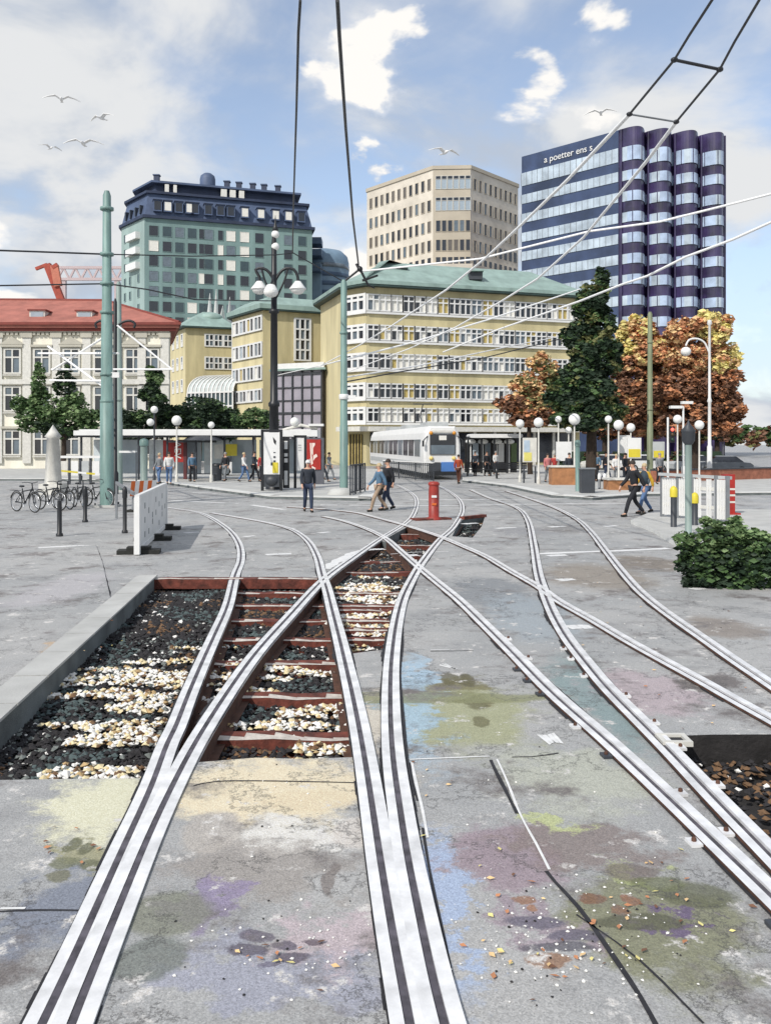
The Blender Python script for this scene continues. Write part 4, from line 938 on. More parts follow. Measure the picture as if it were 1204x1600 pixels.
# ---------------------------------------------------------------- foliage
def frame_from(n):
    n = n.normalized(); a = n.cross(Vector((0,0,1)) if abs(n.z) < .9 else Vector((1,0,0))).normalized(); return a, n.cross(a)
def leaves(mb, blobs, count, size, mats, rnd, droop=.3, shell=.45):
    ex = []
    for c, r, mi in blobs:
        ex.append((c, tuple(q*.8 for q in r), mi))
        for _ in range(5):
            while True:
                d = Vector((rnd.uniform(-1,1), rnd.uniform(-1,1), rnd.uniform(-1,1)))
                if .3 < d.length < 1: break
            d = d.normalized()*.82; f = rnd.uniform(.26,.46); ex.append(((c[0]+d.x*r[0], c[1]+d.y*r[1], c[2]+d.z*r[2]), tuple(q*f for q in r), mi))
    blobs = ex
    w = [b[1][0]*b[1][1]*b[1][2] for b in blobs]; w = [x**.67 for x in w]
    for _ in range(count):
        c, r, mi = rnd.choices(blobs, w)[0]
        while True:
            d = Vector((rnd.uniform(-1,1), rnd.uniform(-1,1), rnd.uniform(-1,1)))
            if shell < d.length < 1: break
        if noise.noise(Vector((d.x*2.3+c[0], d.y*2.3+c[1], d.z*2.3+c[2]))) < -.16: continue
        k = 1+.22*noise.noise(Vector((d.x*3+c[0]*2, d.y*3, d.z*3+c[2])))
        p = Vector((c[0]+d.x*r[0]*k, c[1]+d.y*r[1]*k, c[2]+d.z*r[2]*k))
        n = (d+Vector((rnd.gauss(0,1.0), rnd.gauss(0,1.0), rnd.gauss(0,1.0)+droop))); a, b = frame_from(n)
        s = size*rnd.choice((.55,.75,1,1.3,1.7))*rnd.uniform(.8,1.2); ml = mats[mi]; cv_ = noise.noise(Vector((p.x*.55/(size*4), p.y*.55/(size*4), p.z*.9/(size*4))))*1.5+rnd.gauss(0,.22); m = ml[min(len(ml)-1, max(0, int((cv_*.5+.5)*len(ml))))]; n.normalize()
        mb.add([p-a*s, p+b*s*.55+n*s*.12, p+a*s, p-b*s*.55+n*s*.12], [(0,1,2,3)], lf[m])
def tree(name, label, base, blobs, count, size, mats, trunk_r, seed, group='trees around the square', cat='tree', limbs=True):
    rnd = random.Random(seed); root = thing(name, label, cat, (base[0],base[1],0), 0, group)
    ctr = Vector((sum(b[0][0] for b in blobs)/len(blobs), sum(b[0][1] for b in blobs)/len(blobs), sum(b[0][2] for b in blobs)/len(blobs)))
    lowz = min(b[0][2]-b[1][2] for b in blobs); B = Vector((base[0],base[1],-.05))
    mb = MB(); tz = max(lowz+.8, 1.0); top = Vector((ctr.x*.5+B.x*.5, ctr.y*.5+B.y*.5, tz+ (ctr.z-tz)*.7))
    mid = Vector((B.x+rnd.uniform(-.1,.1), B.y, tz*.55))
    mb.tube([B, B+Vector((0,0,.3)), mid, Vector((mid.x,mid.y,tz)), top], [trunk_r*1.5, trunk_r*1.1, trunk_r*.95, trunk_r*.8, trunk_r*.3], bark, 9)
    if limbs:
        for c, r, mi in blobs:
            s = Vector((mid.x,mid.y,tz*rnd.uniform(.8,1.05))); e = Vector(c); m_ = s.lerp(e,.5)+Vector((0,0,-.25*r[2]*rnd.random()))
            mb.tube([s, m_, e], [trunk_r*.45, trunk_r*.3, trunk_r*.08], bark, 6)
    mb.build('trunk', root)
    mb = MB(); leaves(mb, blobs, count, size, mats, rnd); mb.build('crown', root); return root
def blob(px, py, d, rx, ry, mi=0, rd=None):
    c = at(px,py,d); r = rx/FPX*d; return (tuple(c), (r, (rd or r*.9), ry/FPX*d), mi)
d = 54.0
tree('linden_tree', 'tall dark green tree with a narrow uneven crown beside the autumn trees', pl(924,d),
     [blob(938,445,d,16,24,1), blob(922,470,d,28,34), blob(938,505,d,30,36), blob(912,540,d,32,38), blob(938,560,d,34,40), blob(905,590,d,40,36), blob(930,615,d,44,40), blob(892,628,d,38,32), blob(945,648,d,34,26), blob(900,655,d,46,22)],
     42000, .135, [['dk','dk','dk','md','ol'],['dk','md','ol','lt']], .34, 11)  # top clump in paler greens, a highlight put into the leaf colours
d = 63.0
tree('maple_tree', 'rust and yellow autumn tree between the dark green tree and the olive mast', pl(982,d),
     [blob(985,530,d,26,30,1), blob(970,560,d,26,28,1), blob(1002,510,d,26,22,1), blob(1010,550,d,40,36,2), blob(990,600,d,44,40,0), blob(1025,600,d,36,38,0), blob(985,645,d,46,30,0), blob(1030,645,d,36,28,0), blob(1000,670,d,46,16,0)],
     34000, .14, [['br','br','br','ru','og'],['ru','og','ye','ye'],['br','ru','og','ye']], .26, 12)  # yellower upper clumps: autumn colour plus highlights put into the leaves
d = 60.0
tree('maple_tree', 'wide orange brown autumn tree behind the white lamp post', pl(1085,d),
     [blob(1065,520,d,34,30,1), blob(1110,515,d,34,34,2), blob(1075,560,d,46,38,1), blob(1130,560,d,34,36,2), blob(1060,605,d,46,38,0), blob(1115,605,d,42,36,0), blob(1090,645,d,52,30,0), blob(1140,640,d,30,28,0), blob(1070,668,d,40,18,0), blob(1120,668,d,36,16,0)],
     38000, .14, [['br','br','br','ru','ru'],['br','ru','og','ru'],['ru','og','ye','ye']], .3, 13)
d = 66.0
tree('maple_tree', 'small rust coloured tree in front of the ochre office block', pl(828,d),
     [blob(850,575,d,28,26,1), blob(822,600,d,26,26,1), blob(868,600,d,24,32,2), blob(800,632,d,28,20,0), blob(838,628,d,36,24,1), blob(865,645,d,34,22,0), blob(820,655,d,36,14,0)],
     18000, .125, [['br','br','ru'],['ru','og','ol','ru'],['ol','md','ol','lt']], .18, 14)
d = 70.0
tree('broadleaf_tree', 'pale green tree in front of the cream house beside the white obelisk', pl(98,d),
     [blob(80,640,d,22,30,1), blob(103,600,d,16,26,0), blob(118,640,d,26,26,1), blob(92,672,d,34,20,0), blob(135,655,d,28,20,1), blob(60,600,d,14,30,1), blob(48,650,d,30,34,1)], 15000, .13, [['dk','dk','md'],['lt','md','md','lt']], .2, 15)
tree('broadleaf_tree', 'dark slim tree growing by the corner of the cream house', pl(243,74),
     [blob(243,590,74,14,20,1), blob(236,612,74,18,20,0), blob(247,628,74,20,18,0)], 8000, .13, [['dk','dk','md'],['dk','md','lt']], .14, 16)
for i, (px, py, rx, ry, lab) in enumerate(((205,655,30,22,'round dark green shrub rising above the shelter beside the grey green mast'), (255,648,36,24,'broad dark green shrub above the red advert of the shelter'), (312,640,44,26,'largest dark green shrub above the shelter below the conservatory'), (352,655,22,22,'dark green shrub at the edge of the ochre wing'))):
    d = 76.0+i*.8
    tree('evergreen_shrub', lab, pl(px,d), [blob(px,py,d,rx,ry,0), blob(px-rx*.5,py+8,d,rx*.6,ry*.8,0), blob(px+rx*.5,py-2,d,rx*.6,ry*.7,1), blob(px,py+22,d,rx,ry*.8,0)], 9000, .125, [['dk','dk','dk','md'],['dk','md','lt']], .12, 20+i, 'shrubs above the shelter')
d = 74
tree('evergreen_shrub', 'small bright green shrub in front of the ochre wing by the black lamp', pl(398,d), [blob(398,656,d,32,17,1), blob(380,662,d,20,14,0), blob(418,660,d,16,14,0)], 6500, .11, [['dk','md','dk'],['md','lt','md','dk']], .1, 30, 'shrubs above the shelter')
d = 84.0
for i, (px, lab) in enumerate(((945,'dark tree standing deepest between the green tree and the olive mast'),(1010,'dark brown tree deep behind the olive mast'),(1060,'dark brown tree behind the T shaped lamp post'),(1120,'dark brown tree behind the white curved lamp post'))):
    dd = d+i*1.5
    tree('park_tree', lab, pl(px,dd), [blob(px-12,640,dd,30,34,0), blob(px+16,632,dd,30,36,1 if i > 2 else 0), blob(px,668,dd,40,18,0)], 7000, .17, [['br','br','dk','br','ru'],['br','ru','br','og']], .26, 60+i, 'deeper row of park trees')
for i, (pa, pb, lab) in enumerate(((872,948,'clipped dark hedge behind the brick planter'),(955,1040,'clipped dark hedge behind the olive mast'),(1046,1128,'clipped dark hedge behind the white lamp posts'))):
    dd = 80.0; root = thing('hedge', lab, 'hedge', (xat((pa+pb)/2,dd),dd,0), 0, 'hedges under the park trees'); rnd = random.Random(70+i); mb = MB()
    leaves(mb, [blob(pa+(pb-pa)*(k+.5)/5, 722, dd, (pb-pa)/8, 17, 0, 1.0) for k in range(5)], 6000, .13, [['dk','br','dk','md']], rnd); mb.build('foliage', root)
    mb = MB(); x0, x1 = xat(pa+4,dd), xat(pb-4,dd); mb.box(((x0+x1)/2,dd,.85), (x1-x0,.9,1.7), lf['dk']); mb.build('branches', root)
# bush by the fence, close to the camera
rnd = random.Random(41); d = 15.0
bu = thing('laurel_bush', 'leafy green bush growing on the kerb before the white fence', 'bush', tuple(gr(1120,915)))
bl_ = [blob(1100,850,d,34,34,1), blob(1135,850,d,40,34,1), blob(1085,872,d,28,28,0), blob(1122,885,d,42,34,0), blob(1155,890,d,40,40,0), blob(1140,915,d,44,26,0), blob(1092,905,d,26,22,0), blob(1066,842,d,16,16,1), blob(1112,824,d,20,18,1), blob(1148,822,d,18,16,1), blob(1180,915,d,40,28,0), blob(1185,880,d,44,46,0), blob(1175,850,d,34,30,1)]
mb = MB(); leaves(mb, bl_, 15000, .045, [['dk','dk','md','dk'],['md','lt','md','dk']], rnd, .5, .3); mb.build('foliage', bu)
mb = MB()
for k in range(14):
    b = gr(1125,912)+Vector((rnd.uniform(-.15,.3), rnd.uniform(-.05,.3), 0)); c = rnd.choice(bl_)[0]; mb.tube([b, b.lerp(Vector(c),.5)+Vector((0,0,.1)), Vector(c)], [.018,.012,.004], bark, 5)
mb.build('stem', bu)
# far tree line closing the square
mb = MB(); rnd = random.Random(51); bb = []
for i in range(30):
    px = 1080+i*16; dd = 150+rnd.uniform(0,30); bb.append(blob(px, 690-rnd.uniform(0,12), dd, 16, 14, rnd.choice((0,1))))
for i in range(14): bb.append(blob(-140+i*18, 700-rnd.uniform(0,8), 120, 14, 14, 0))
leaves(mb, bb, 9000, .5, [['dk','md','br'],['ol','br','md']], rnd); tag(mb.build('distant_treeline'), kind='stuff')

# ---------------------------------------------------------------- masts and lamps
def mast(label, px, base, top, r0, r1, m, bands=(), arm=None):
    b = gr(px,base); h = zat(top,b.y); root = thing('catenary_mast', label, 'mast', tuple(b), 0, 'masts carrying the tram wires')
    mb = MB(); mb.lathe([(r0,0),(r0*.96,h*.33),(r0*.86,h*.331),(r0*.8,h*.62),((r0+r1)/2*.9,h*.621),(r1,h*.985),(r1*.6,h)], b, m, 14); mb.build('shaft', root)
    mb = MB(); mb.box(b+Vector((0,0,.04)), (r0*3.2,r0*3.2,.08), conc)
    for q in range(4): mb.lathe([(.03,0),(.03,.1)], b+Vector((r0*1.3*(1 if q%2 else -1), r0*1.3*(1 if q//2 else -1), .07)), dgrey, 6)
    mb.build('base_plate', root)
    for z in bands:
        zz = zat(z,b.y); mb = MB(); mb.lathe([(r0*.8,-.06),(r0*.98,-.05),(r0*.98,.05),(r0*.8,.06)], b+Vector((0,0,zz)), m, 14); mb.build('collar', root)
    return root, b
m1, b1_ = mast('tall thick green mast standing by the bicycles', 167, 792, 298, .26, .15, mastg, (326,397,443,488,585,627))
mb = MB(); z = zat(586,b1_.y); mb.box(b1_+Vector((.28,-.05,z)), (.42,.12,.2), white); mb.build('bracket', m1)
m2, b2_ = mast('slimmer grey green mast just behind the tall green one', 185.5, 768, 440, .2, .13, mastg2, (625,))
m3, b3_ = mast('green mast with a white band in front of the corner of the ochre block', 537, 776, 437, .19, .14, mastg, (520,))
mb = MB(); z = zat(620,b3_.y); mb.lathe([(.2,-.12),(.22,-.1),(.22,.1),(.2,.12)], b3_+Vector((0,0,z)), white, 14); mb.box(b3_+Vector((.34,-.05,z)), (.42,.1,.14), white); mb.build('white_band', m3)
mb = MB(); p = b3_+Vector((0,0,zat(440,b3_.y))); q = at(562,420,b3_.y-.1); mb.tube([p, q], [.05,.05], black, 8); mb.tube([q, at(556,412,b3_.y-.1)], [.09,.05], black, 8); mb.tube([q, at(575,445,b3_.y-.1), at(585,450,b3_.y)], [.06,.05,.03], black, 8); mb.tube([at(566,438,b3_.y-.1), at(590,430,b3_.y)], [.06,.05], black, 8); mb.ball(q, .13, black, 10); mb.build('wire_bracket', m3)
m4, b4_ = mast('olive green mast rising among the autumn trees', 1015, 752, 487, .2, .15, masto, (535,640))
mb = MB(); p = gr(537,776); mb.lathe([(.62,0),(.62,.18),(.5,.36),(.26,.42)], p+Vector((-.1,-.55,.0)), conc, 16); tag(mb.build('concrete_block'), 'round pale concrete block at the foot of the banded green mast', 'block')
# short posts
def post(name, label, px, base, top, r, m, cap=None, group=None):
    b = gr(px,base); h = zat(top,b.y); root = thing(name, label, 'post', tuple(b), 0, group)
    mb = MB(); mb.lathe([(r*1.5,0),(r*1.5,.06),(r,.09),(r,h*.8),(r*.92,h)], b, m, 12); mb.build('shaft', root)
    if cap == 'lantern':
        mb = MB(); mb.lathe([(r*1.1,h-.3),(r*1.9,h-.2),(r*2.0,h+.02),(r*2.2,h+.05),(r*.5,h+.22),(.005,h+.34)], b, dgrey, 12); mb.build('cap', root)
    elif cap: 
        mb = MB(); mb.lathe([(r*1.25,h-.22),(r*1.25,h-.02),(r*.9,h+.05),(.01,h+.09)], b, cap, 12); mb.build('cap', root)
    return root
post('signal_post', 'short grey green post standing behind the white plastic barrier', 225, 784, 688, .15, mastg2, mastg)
post('signal_post', 'dark grey green post with pointed lantern cap behind the bush', 1075, 842, 676, .085, mastg2, 'lantern')
post('signal_post', 'thin teal post on the kerb by the brick planter', 902, 772, 690, .11, mastg, mastg)
post('bollard', 'black bollard with yellow head standing at the fence island corner', 1052, 829, 764, .085, dgrey, yelp, 'yellow topped bollards')
post('bollard', 'black bollard with yellow head next to the lantern capped post', 1085, 826, 774, .085, dgrey, yelp, 'yellow topped bollards')
post('bollard', 'black iron bollard below the outer bicycle wheels', 93, 838, 782, .06, black, None, 'black bollards by the bicycles')
post('bollard', 'black iron bollard below the middle bicycle', 133, 816, 764, .06, black, black, 'black bollards by the bicycles')
post('bollard', 'taller black post with a ball head beside the white barrier', 195, 833, 765, .055, black, black, 'black bollards by the bicycles')
rp = post('red_post', 'stout red post on the track with a white and a yellow sticker', 677.5, 812, 757, .165, redb, None)
b = gr(677.5,812); mb = MB(); mb.lathe([(.17,1.08),(.18,1.1),(.18,1.16),(.12,1.2),(.01,1.21)], b, redb, 14); mb.build('top_cap', rp)
for dz, sx, mm in ((.74,.16,white),(.5,.14,orange)):
    mb = MB(); mb.box(b+Vector((.0,-.168,dz)), (sx,.02,.07), mm); mb.build('sticker', rp)
# ornate black lamp
L0 = gr(428,769); hL = zat(347,L0.y); lamp = thing('street_lamp', 'tall ornate black lamp post with curled arms and hanging white globes', 'lamp', tuple(L0))
mb = MB(); mb.lathe([(.42,0),(.42,.25),(.32,.35),(.3,1.3),(.36,1.36),(.36,1.5),(.26,1.6),(.22,4.2),(.28,4.25),(.28,4.4),(.19,4.5),(.17,zat(490,L0.y)),(.25,zat(489,L0.y)),(.25,zat(484,L0.y)),(.15,zat(483,L0.y)),(.13,zat(380,L0.y)),(.08,hL-.5)], L0, black, 14); mb.build('shaft', lamp)
def curl(px0, py0, pts): return [at(x,y,L0.y) for x,y in pts]
for sgn, gx in ((-1,405),(1,465)):
    mb = MB(); cx = 429
    path = [at(cx,440,L0.y), at(cx+sgn*8,426,L0.y), at(cx+sgn*18,419,L0.y), at(cx+sgn*30,421,L0.y), at(cx+(gx-cx)*1.0,432,L0.y), at(gx,443,L0.y)]
    mb.tube(catmull(path,.15), .075, black, 8); mb.tube(catmull([at(cx,470,L0.y), at(cx+sgn*10,450,L0.y), at(cx+sgn*16,436,L0.y), at(cx+sgn*20,421,L0.y)],.15), .05, black, 8); mb.build('arm', lamp)
    mb = MB(); g = at(gx,450,L0.y); mb.lathe([(.01,.36),(.14,.34),(.3,.12),(.42,-.02),(.42,-.06)], g, black if False else white, 14); mb.ball(g+Vector((0,0,-.06)), .36, globe, 14, (1,1,.7)); mb.build('lamp_globe', lamp)
g = at(423,456,L0.y-.7); mb = MB(); mb.tube([at(428,428,L0.y), at(426,438,L0.y-.5), g+Vector((0,0,.35))], .06, black, 8); mb.build('arm', lamp)
mb = MB(); mb.ball(g, .36, globe, 14, (1,1,.75)); mb.lathe([(.01,.4),(.2,.34),(.36,.05)], g, white, 12); mb.build('lamp_globe', lamp)
for y in (366,385):
    mb = MB(); mb.ball(at(430,y,L0.y), .2, globe, 12); mb.build('lamp_globe', lamp)
mb = MB(); mb.lathe([(.1,-.3),(.16,-.2),(.1,-.05),(.05,.1),(.01,.5)], at(430,352,L0.y), black, 10); mb.build('finial', lamp)
# curled lantern by the green masts
b = gr(180,772); lc = thing('street_lamp', 'black lamp post with a short curled arm tucked between the two green masts', 'lamp', tuple(b))
mb = MB(); mb.lathe([(.16,0),(.16,1.0),(.1,1.1),(.09,zat(472,b.y)),(.03,zat(466,b.y))], b, black, 10); mb.build('shaft', lc)
for sgn in (-1,1):
    mb = MB(); mb.tube(catmull([at(180,512,b.y), at(180+sgn*12,503,b.y), at(180+sgn*24,501,b.y), at(180+sgn*31,506,b.y), at(180+sgn*29,512,b.y)],.12), .06, black, 8); mb.build('arm', lc)
# globe lamps
def globelamp(label, px, base, gy, r=.3, twin=0, arm=0, m=offw, flat_=1.0, group='small globe lamps on thin posts'):
    b = gr(px,base); z = zat(gy,b.y); root = thing('street_lamp', label, 'lamp', tuple(b), 0, group)
    mb = MB(); mb.lathe([(.1,0),(.1,.5),(.055,.6),(.045,z-r*flat_)], b, m, 8); mb.build('shaft', root)
    for k in range(2 if twin else 1):
        mb = MB(); c = b+Vector((0,0,z-(twin*k))); 
        if k: c = c+Vector((-.12,-.4,0))
        mb.ball(c, r, globe, 14, (1,1,flat_)); mb.lathe([(r*.4,-r*flat_*1.05),(r*.4,-r*flat_*.8)], c, dgrey, 8); mb.build('lamp_globe', root)
    return root
globelamp('white globe lamp with two globes near the shelter roof above the red advert', 241, 757, 640, .22, twin=.75, m=dgrey)
globelamp('single white globe lamp above the shelter beside the twin globe one', 276, 757, 657, .3)
globelamp('white globe lamp nearest the poster stand by the rust tree', 812, 757, 662, .26)
globelamp('white globe lamp just left of the dark green tree trunk', 841, 760, 660, .28) if False else globelamp('white globe lamp between the poster stand and the brick planter', 841, 760, 660, .28)
globelamp('small white globe lamp directly above the rose clad person', 872, 757, 655, .2)
globelamp('white globe lamp in front of the dark green crown by the teal post', 897, 760, 655, .33)
globelamp('white globe lamp right next to the dark tree trunk above the black box', 963, 762, 664, .26) if False else globelamp('white globe lamp between the dark tree trunk and the olive mast', 966, 762, 664, .28)
for px_, gy_, r_, lab_ in ((888,672,.2,'small globe lamp tucked between the teal post and the white board'),(950,655,.22,'globe lamp in the dark gap beneath the green crown'),(985,668,.26,'globe lamp under the first autumn tree beside the yellow board'),(1058,655,.26,'globe lamp by the T shaped lamp post'),(1092,664,.28,'globe lamp under the orange tree beside the tall white lamp post'),(330,664,.2,'globe lamp rising over the shelter between the green shrubs')):
    globelamp('white '+lab_, px_, 757, gy_, r_)
for i, (px, lab) in enumerate(((735,'white dome lamp closest to the tram'),(754,'second white dome lamp along from the tram'),(776,'third white dome lamp along from the tram'),(795,'white dome lamp farthest from the tram'))):
    globelamp(lab+', under the small shelter roof', px, 741, 690, .42, m=white, flat_=.5, group='dome lamps before the small shelter')
# white lamp posts by the autumn trees
b = gr(1108,752); wl_ = thing('street_lamp', 'tall white lamp post with curved arm and hanging globe against the orange tree', 'lamp', tuple(b))
mb = MB(); mb.lathe([(.16,0),(.16,2.2),(.11,2.3),(.1,5),(.16,5.1),(.09,5.3),(.08,zat(508,b.y)),(.16,zat(506,b.y)),(.12,zat(500,b.y))], b, white, 12); mb.build('shaft', wl_)
mb = MB(); mb.tube(catmull([at(1107,550,b.y), at(1100,535,b.y), at(1088,529,b.y), at(1076,531,b.y), at(1071,540,b.y)],.12), .06, white, 8); mb.build('arm', wl_)
mb = MB(); mb.ball(at(1071,549,b.y), .33, globe, 14, (1,1,.9)); mb.build('lamp_globe', wl_)
b = gr(1067,756); wl2 = thing('street_lamp', 'white lamp post with two flat heads forming a letter T', 'lamp', tuple(b))
mb = MB(); mb.lathe([(.12,0),(.12,1),(.07,1.1),(.06,zat(634,b.y))], b, white, 10); mb.build('shaft', wl2)
for a, e, y in ((1046,1064,636),(1064,1081,629)):
    mb = MB(); p, q = at(a,y,b.y), at(e,y,b.y); mb.bar(p, q, .35, .16, white); mb.build('lamp_head', wl2)
b = gr(1043,760); tl = thing('traffic_light', 'slim white traffic light post with a small red lamp lit', 'traffic light', tuple(b))
mb = MB(); mb.lathe([(.07,0),(.06,zat(652,b.y))], b, white, 10); mb.build('shaft', tl)
mb = MB(); c = at(1049,679,b.y); mb.box(c, (.3,.25,.9), black); mb.build('signal_head', tl)
for k, m in enumerate((M('red_lamp', (1,.12,.08,1), .4, var=0, emit=1.2), M('lamp_off_amber', C(80,60,30), .4, var=0), M('lamp_off_green', C(30,60,45), .4, var=0))):
    mb = MB(); mb.ball(c+Vector((0,-.13,.28-.28*k)), .1, m, 10); mb.build('signal_lamp', tl)
def signboard(label, px, base, y0, y1, w, m, m2=None):
    b = gr(px,base); root = thing('signboard', label, 'sign', tuple(b)); z0, z1 = zat(y1,b.y), zat(y0,b.y)
    mb = MB(); mb.lathe([(.05,0),(.045,z0+.1)], b, dgrey, 8); mb.build('pole', root)
    mb = MB(); mb.box((b.x,b.y-.06,(z0+z1)/2), (w,.06,z1-z0), m); mb.build('panel', root)
    if m2: mb = MB(); mb.box((b.x,b.y-.1,z0+(z1-z0)*.25), (w*.86,.03,(z1-z0)*.4), m2); mb.build('yellow_field', root)
signboard('white and yellow board beside the dark tree trunk', 990, 757, 684, 716, .8, white, yelp)
signboard('white and yellow board at the foot of the olive mast', 1028, 756, 690, 716, .7, pgrey, yelp)
signboard('white board high above the brick planter next to the teal post', 880, 757, 690, 720, .9, white)
signboard('tall white panel standing between tree trunk and olive mast', 975, 755, 680, 708, .7, white)
# ---------------------------------------------------------------- shelters, kiosks
def box_between(mb, a, b, m): mb.box((Vector(a)+Vector(b))/2, [abs(q-p) for p, q in zip(a,b)], m)
D_ = 56.0; x0, x1 = xat(118,D_), xat(492,D_); zr = zat(676,D_)
sh = thing('tram_shelter', 'long low tram shelter with pale flat roof and glass back wall', 'shelter', (x0,D_,.13))
mb = MB(); mb.box(((x0+x1)/2,D_+1.2,zr), (x1-x0,3.0,.22), pgrey); mb.box(((x0+x1)/2,D_+1.2,zr+.16), (x1-x0-.5,2.6,.1), white); mb.build('roof', sh)
mb = MB(); mb.box(((x0+x1)/2,D_-.33,zr-.02), (x1-x0,.1,.3), white); mb.build('fascia', sh)
mb = MB(); mb.box(((x0+x1)/2,D_+1.2,zr-.2), (x1-x0-.2,2.7,.16), dgrey); mb.build('soffit', sh)
n = 9
for k in range(n):
    x = x0+.3+(x1-x0-.6)*k/(n-1); mb = MB(); mb.lathe([(.07,.13),(.07,zr-.12)], (x,D_+.2,0), dgrey, 8); mb.build('post', sh)
    if k < n-1:
        w = (x1-x0-.6)/(n-1); mb = MB(); mb.box((x+w/2,D_+2.3,1.55), (w-.2,.05,2.2), (M('glass_clear_blue', C(206,216,220), .2, var=.2, spec=.8),glight)[k%2]); mb.build('back_glass', sh)
mb = MB(); mb.box((xat(300,D_+1),D_+1.2,zat(690,D_)), (2.6,2.4,.1), dgrey)
mb.lathe([(1.4,0),(1.0,.25),(.3,.36)], (xat(318,D_),D_+.4,zat(688,D_)), dgrey, 16); mb.build('hood', sh)
ad = thing('advert_panel', 'red advert panel with white letters standing under the long shelter', 'advert', (xat(272,D_+.9),D_+.9,.13))
mb = MB(); p, q = at(255,688,D_+.9), at(287,722,D_+.9); mb.box(((p.x+q.x)/2,D_+.9,(p.z+q.z)/2), (q.x-p.x,.14,p.z-q.z), redp); mb.build('panel', ad)
mb = MB(); mb.box((q.x+.1,D_+.9,(p.z+.13)/2), (.2,.2,p.z-.13), M('maroon', C(96,44,46), .6)); mb.build('side_frame', ad)
put_text(ad, 'AEV', .62, white, at(277,703,D_+.81), 0, .006, roll=-PI/2)
def bench(label, px, base, w, m=dgrey, h=.45, back=True, z0=.13):
    b = gr(px,base,z0); root = thing('bench', label, 'bench', tuple(b))
    mb = MB()
    for k in range(4): mb.box(b+Vector((0,-.2+.13*k,h)), (w,.11,.05), m)
    mb.build('seat', root)
    if back:
        mb = MB()
        for k in range(3): mb.box(b+Vector((0,.3+.02*k,h+.18+.14*k)), (w,.05,.11), m)
        mb.build('backrest', root)
    for sx in (-1,1):
        mb = MB(); mb.box(b+Vector((sx*w*.4,.0,h/2-.03)), (.08,.5,h-.04), m); mb.build('leg', root)
bench('long dark bench under the shelter between the white shirted person and the bin', 316, 752, 1.8, back=False)
bench('black bench beneath the second dome lamp by the small shelter', 748, 744, 2.0, black)
bench('bulky black bench in front of the small shelter posts', 797, 748, 2.2, black, .5)
b = gr(339,751,.13); bn = thing('litter_bin', 'dark round litter bin beside the long bench under the shelter', 'bin', tuple(b))
mb = MB(); mb.lathe([(.28,0),(.32,.9)], b, dgrey, 14); mb.build('body', bn); mb = MB(); mb.lathe([(.34,.9),(.34,1.0),(.2,1.06)], b, black, 14); mb.build('rim', bn)
mb = MB(); p = at(361,703,57); mb.box(p, (.75,.08,.75), yelp); mb.box(p+Vector((-.75,0,-.1)), (.6,.08,.9), offw); tag(mb.build('notice_board'), 'yellow and cream notice hanging in the shelter above the white car', 'sign')
# info pillar, second pillar, red poster kiosk
def pillar(label, px, base, top, w, panel, z0=.13):
    b = gr(px,base,z0); root = thing('info_pillar', label, 'info pillar', tuple(b), 0, 'info pillars under the lamp'); z1 = zat(top,b.y)
    mb = MB()
    for sx in (-1,1): mb.box((b.x+sx*(w/2-.05),b.y,(z1+z0)/2), (.12,.2,z1-z0), black)
    mb.box((b.x,b.y,z1-.06), (w-.22,.18,.12), black); mb.build('frame', root)
    zb = zat(panel,b.y); mb = MB(); mb.box((b.x,b.y-.03,(z1-.14+zb)/2), (w-.22,.1,z1-.14-zb), white); mb.build('panel', root); return root, b, z1, zb
k1, b, z1, zb = pillar('black framed info pillar with a long white timetable and a yellow square', 424.5, 767, 671, 1.0, 741)
mb = MB(); mb.box((b.x+.18,b.y-.1,zb+.32), (.26,.03,.5), yelp); mb.build('yellow_square', k1)
mb = MB(); y = b.y-.09
mb.add([(b.x+.06,y,z1-.35),(b.x+.22,y,z1-.55),(b.x+.2,y,z1-.75),(b.x+.1,y,z1-.62)], [(3,2,1,0)], black)
for dz in (1.1,1.32,1.52): mb.box((b.x+.14,y,z1-dz), (.1,.02,.09 if dz > 1.1 else .04), dgrey)
mb.box((b.x+.02,y,zb+.5), (.12,.02,.14), dgrey); mb.build('print', k1)
mb = MB(); mb.box((b.x,b.y+.1,.7), (.75,.35,.75), dgrey); mb.ball((b.x,b.y+.02,.62), .34, dgrey, 14, (1,.7,.8)); mb.build('cabinet', k1)
k2, b, z1, zb = pillar('second slimmer info pillar with white panel beside the red poster', 469, 763, 680, .62, 735)
mb = MB()
for dz in (.5,.62,.75): mb.box((b.x-.05+.05*dz,b.y-.09,z1-dz), (.16,.02,.05), pgrey)
mb.build('print', k2)
mb = MB(); b = gr(448,766,.13); 
mb.box(b+Vector((-.05,.2,1.35)), (.3,.25,2.5), black); root = tag(mb.build('ticket_machine'), 'narrow black ticket machine with small white signs behind the info pillar', 'ticket machine', None)
mb = MB(); 
for dz, hh in ((2.2,.4),(1.72,.16),(1.45,.2),(.6,.7)): mb.box(b+Vector((-.05,.06,dz)), (.16,.03,hh), white)
o = mb.build('sign_plate'); o.parent = root
b = gr(489,757,.13); kk = thing('poster_kiosk', 'kiosk with a red poster carrying white brush lettering beside the info pillars', 'kiosk', tuple(b))
z1 = zat(684,b.y); mb = MB(); mb.box((b.x,b.y+.3,(z1+.13)/2), (1.15,.5,z1-.13), M('kiosk_grey', C(96,98,106), .6)); mb.build('body', kk)
mb = MB(); mb.box((b.x-.04,b.y+.02,zat(710,b.y)), (.92,.06,zat(687,b.y)-zat(734,b.y)), redp); mb.build('poster', kk)
mb = MB(); y = b.y-.015
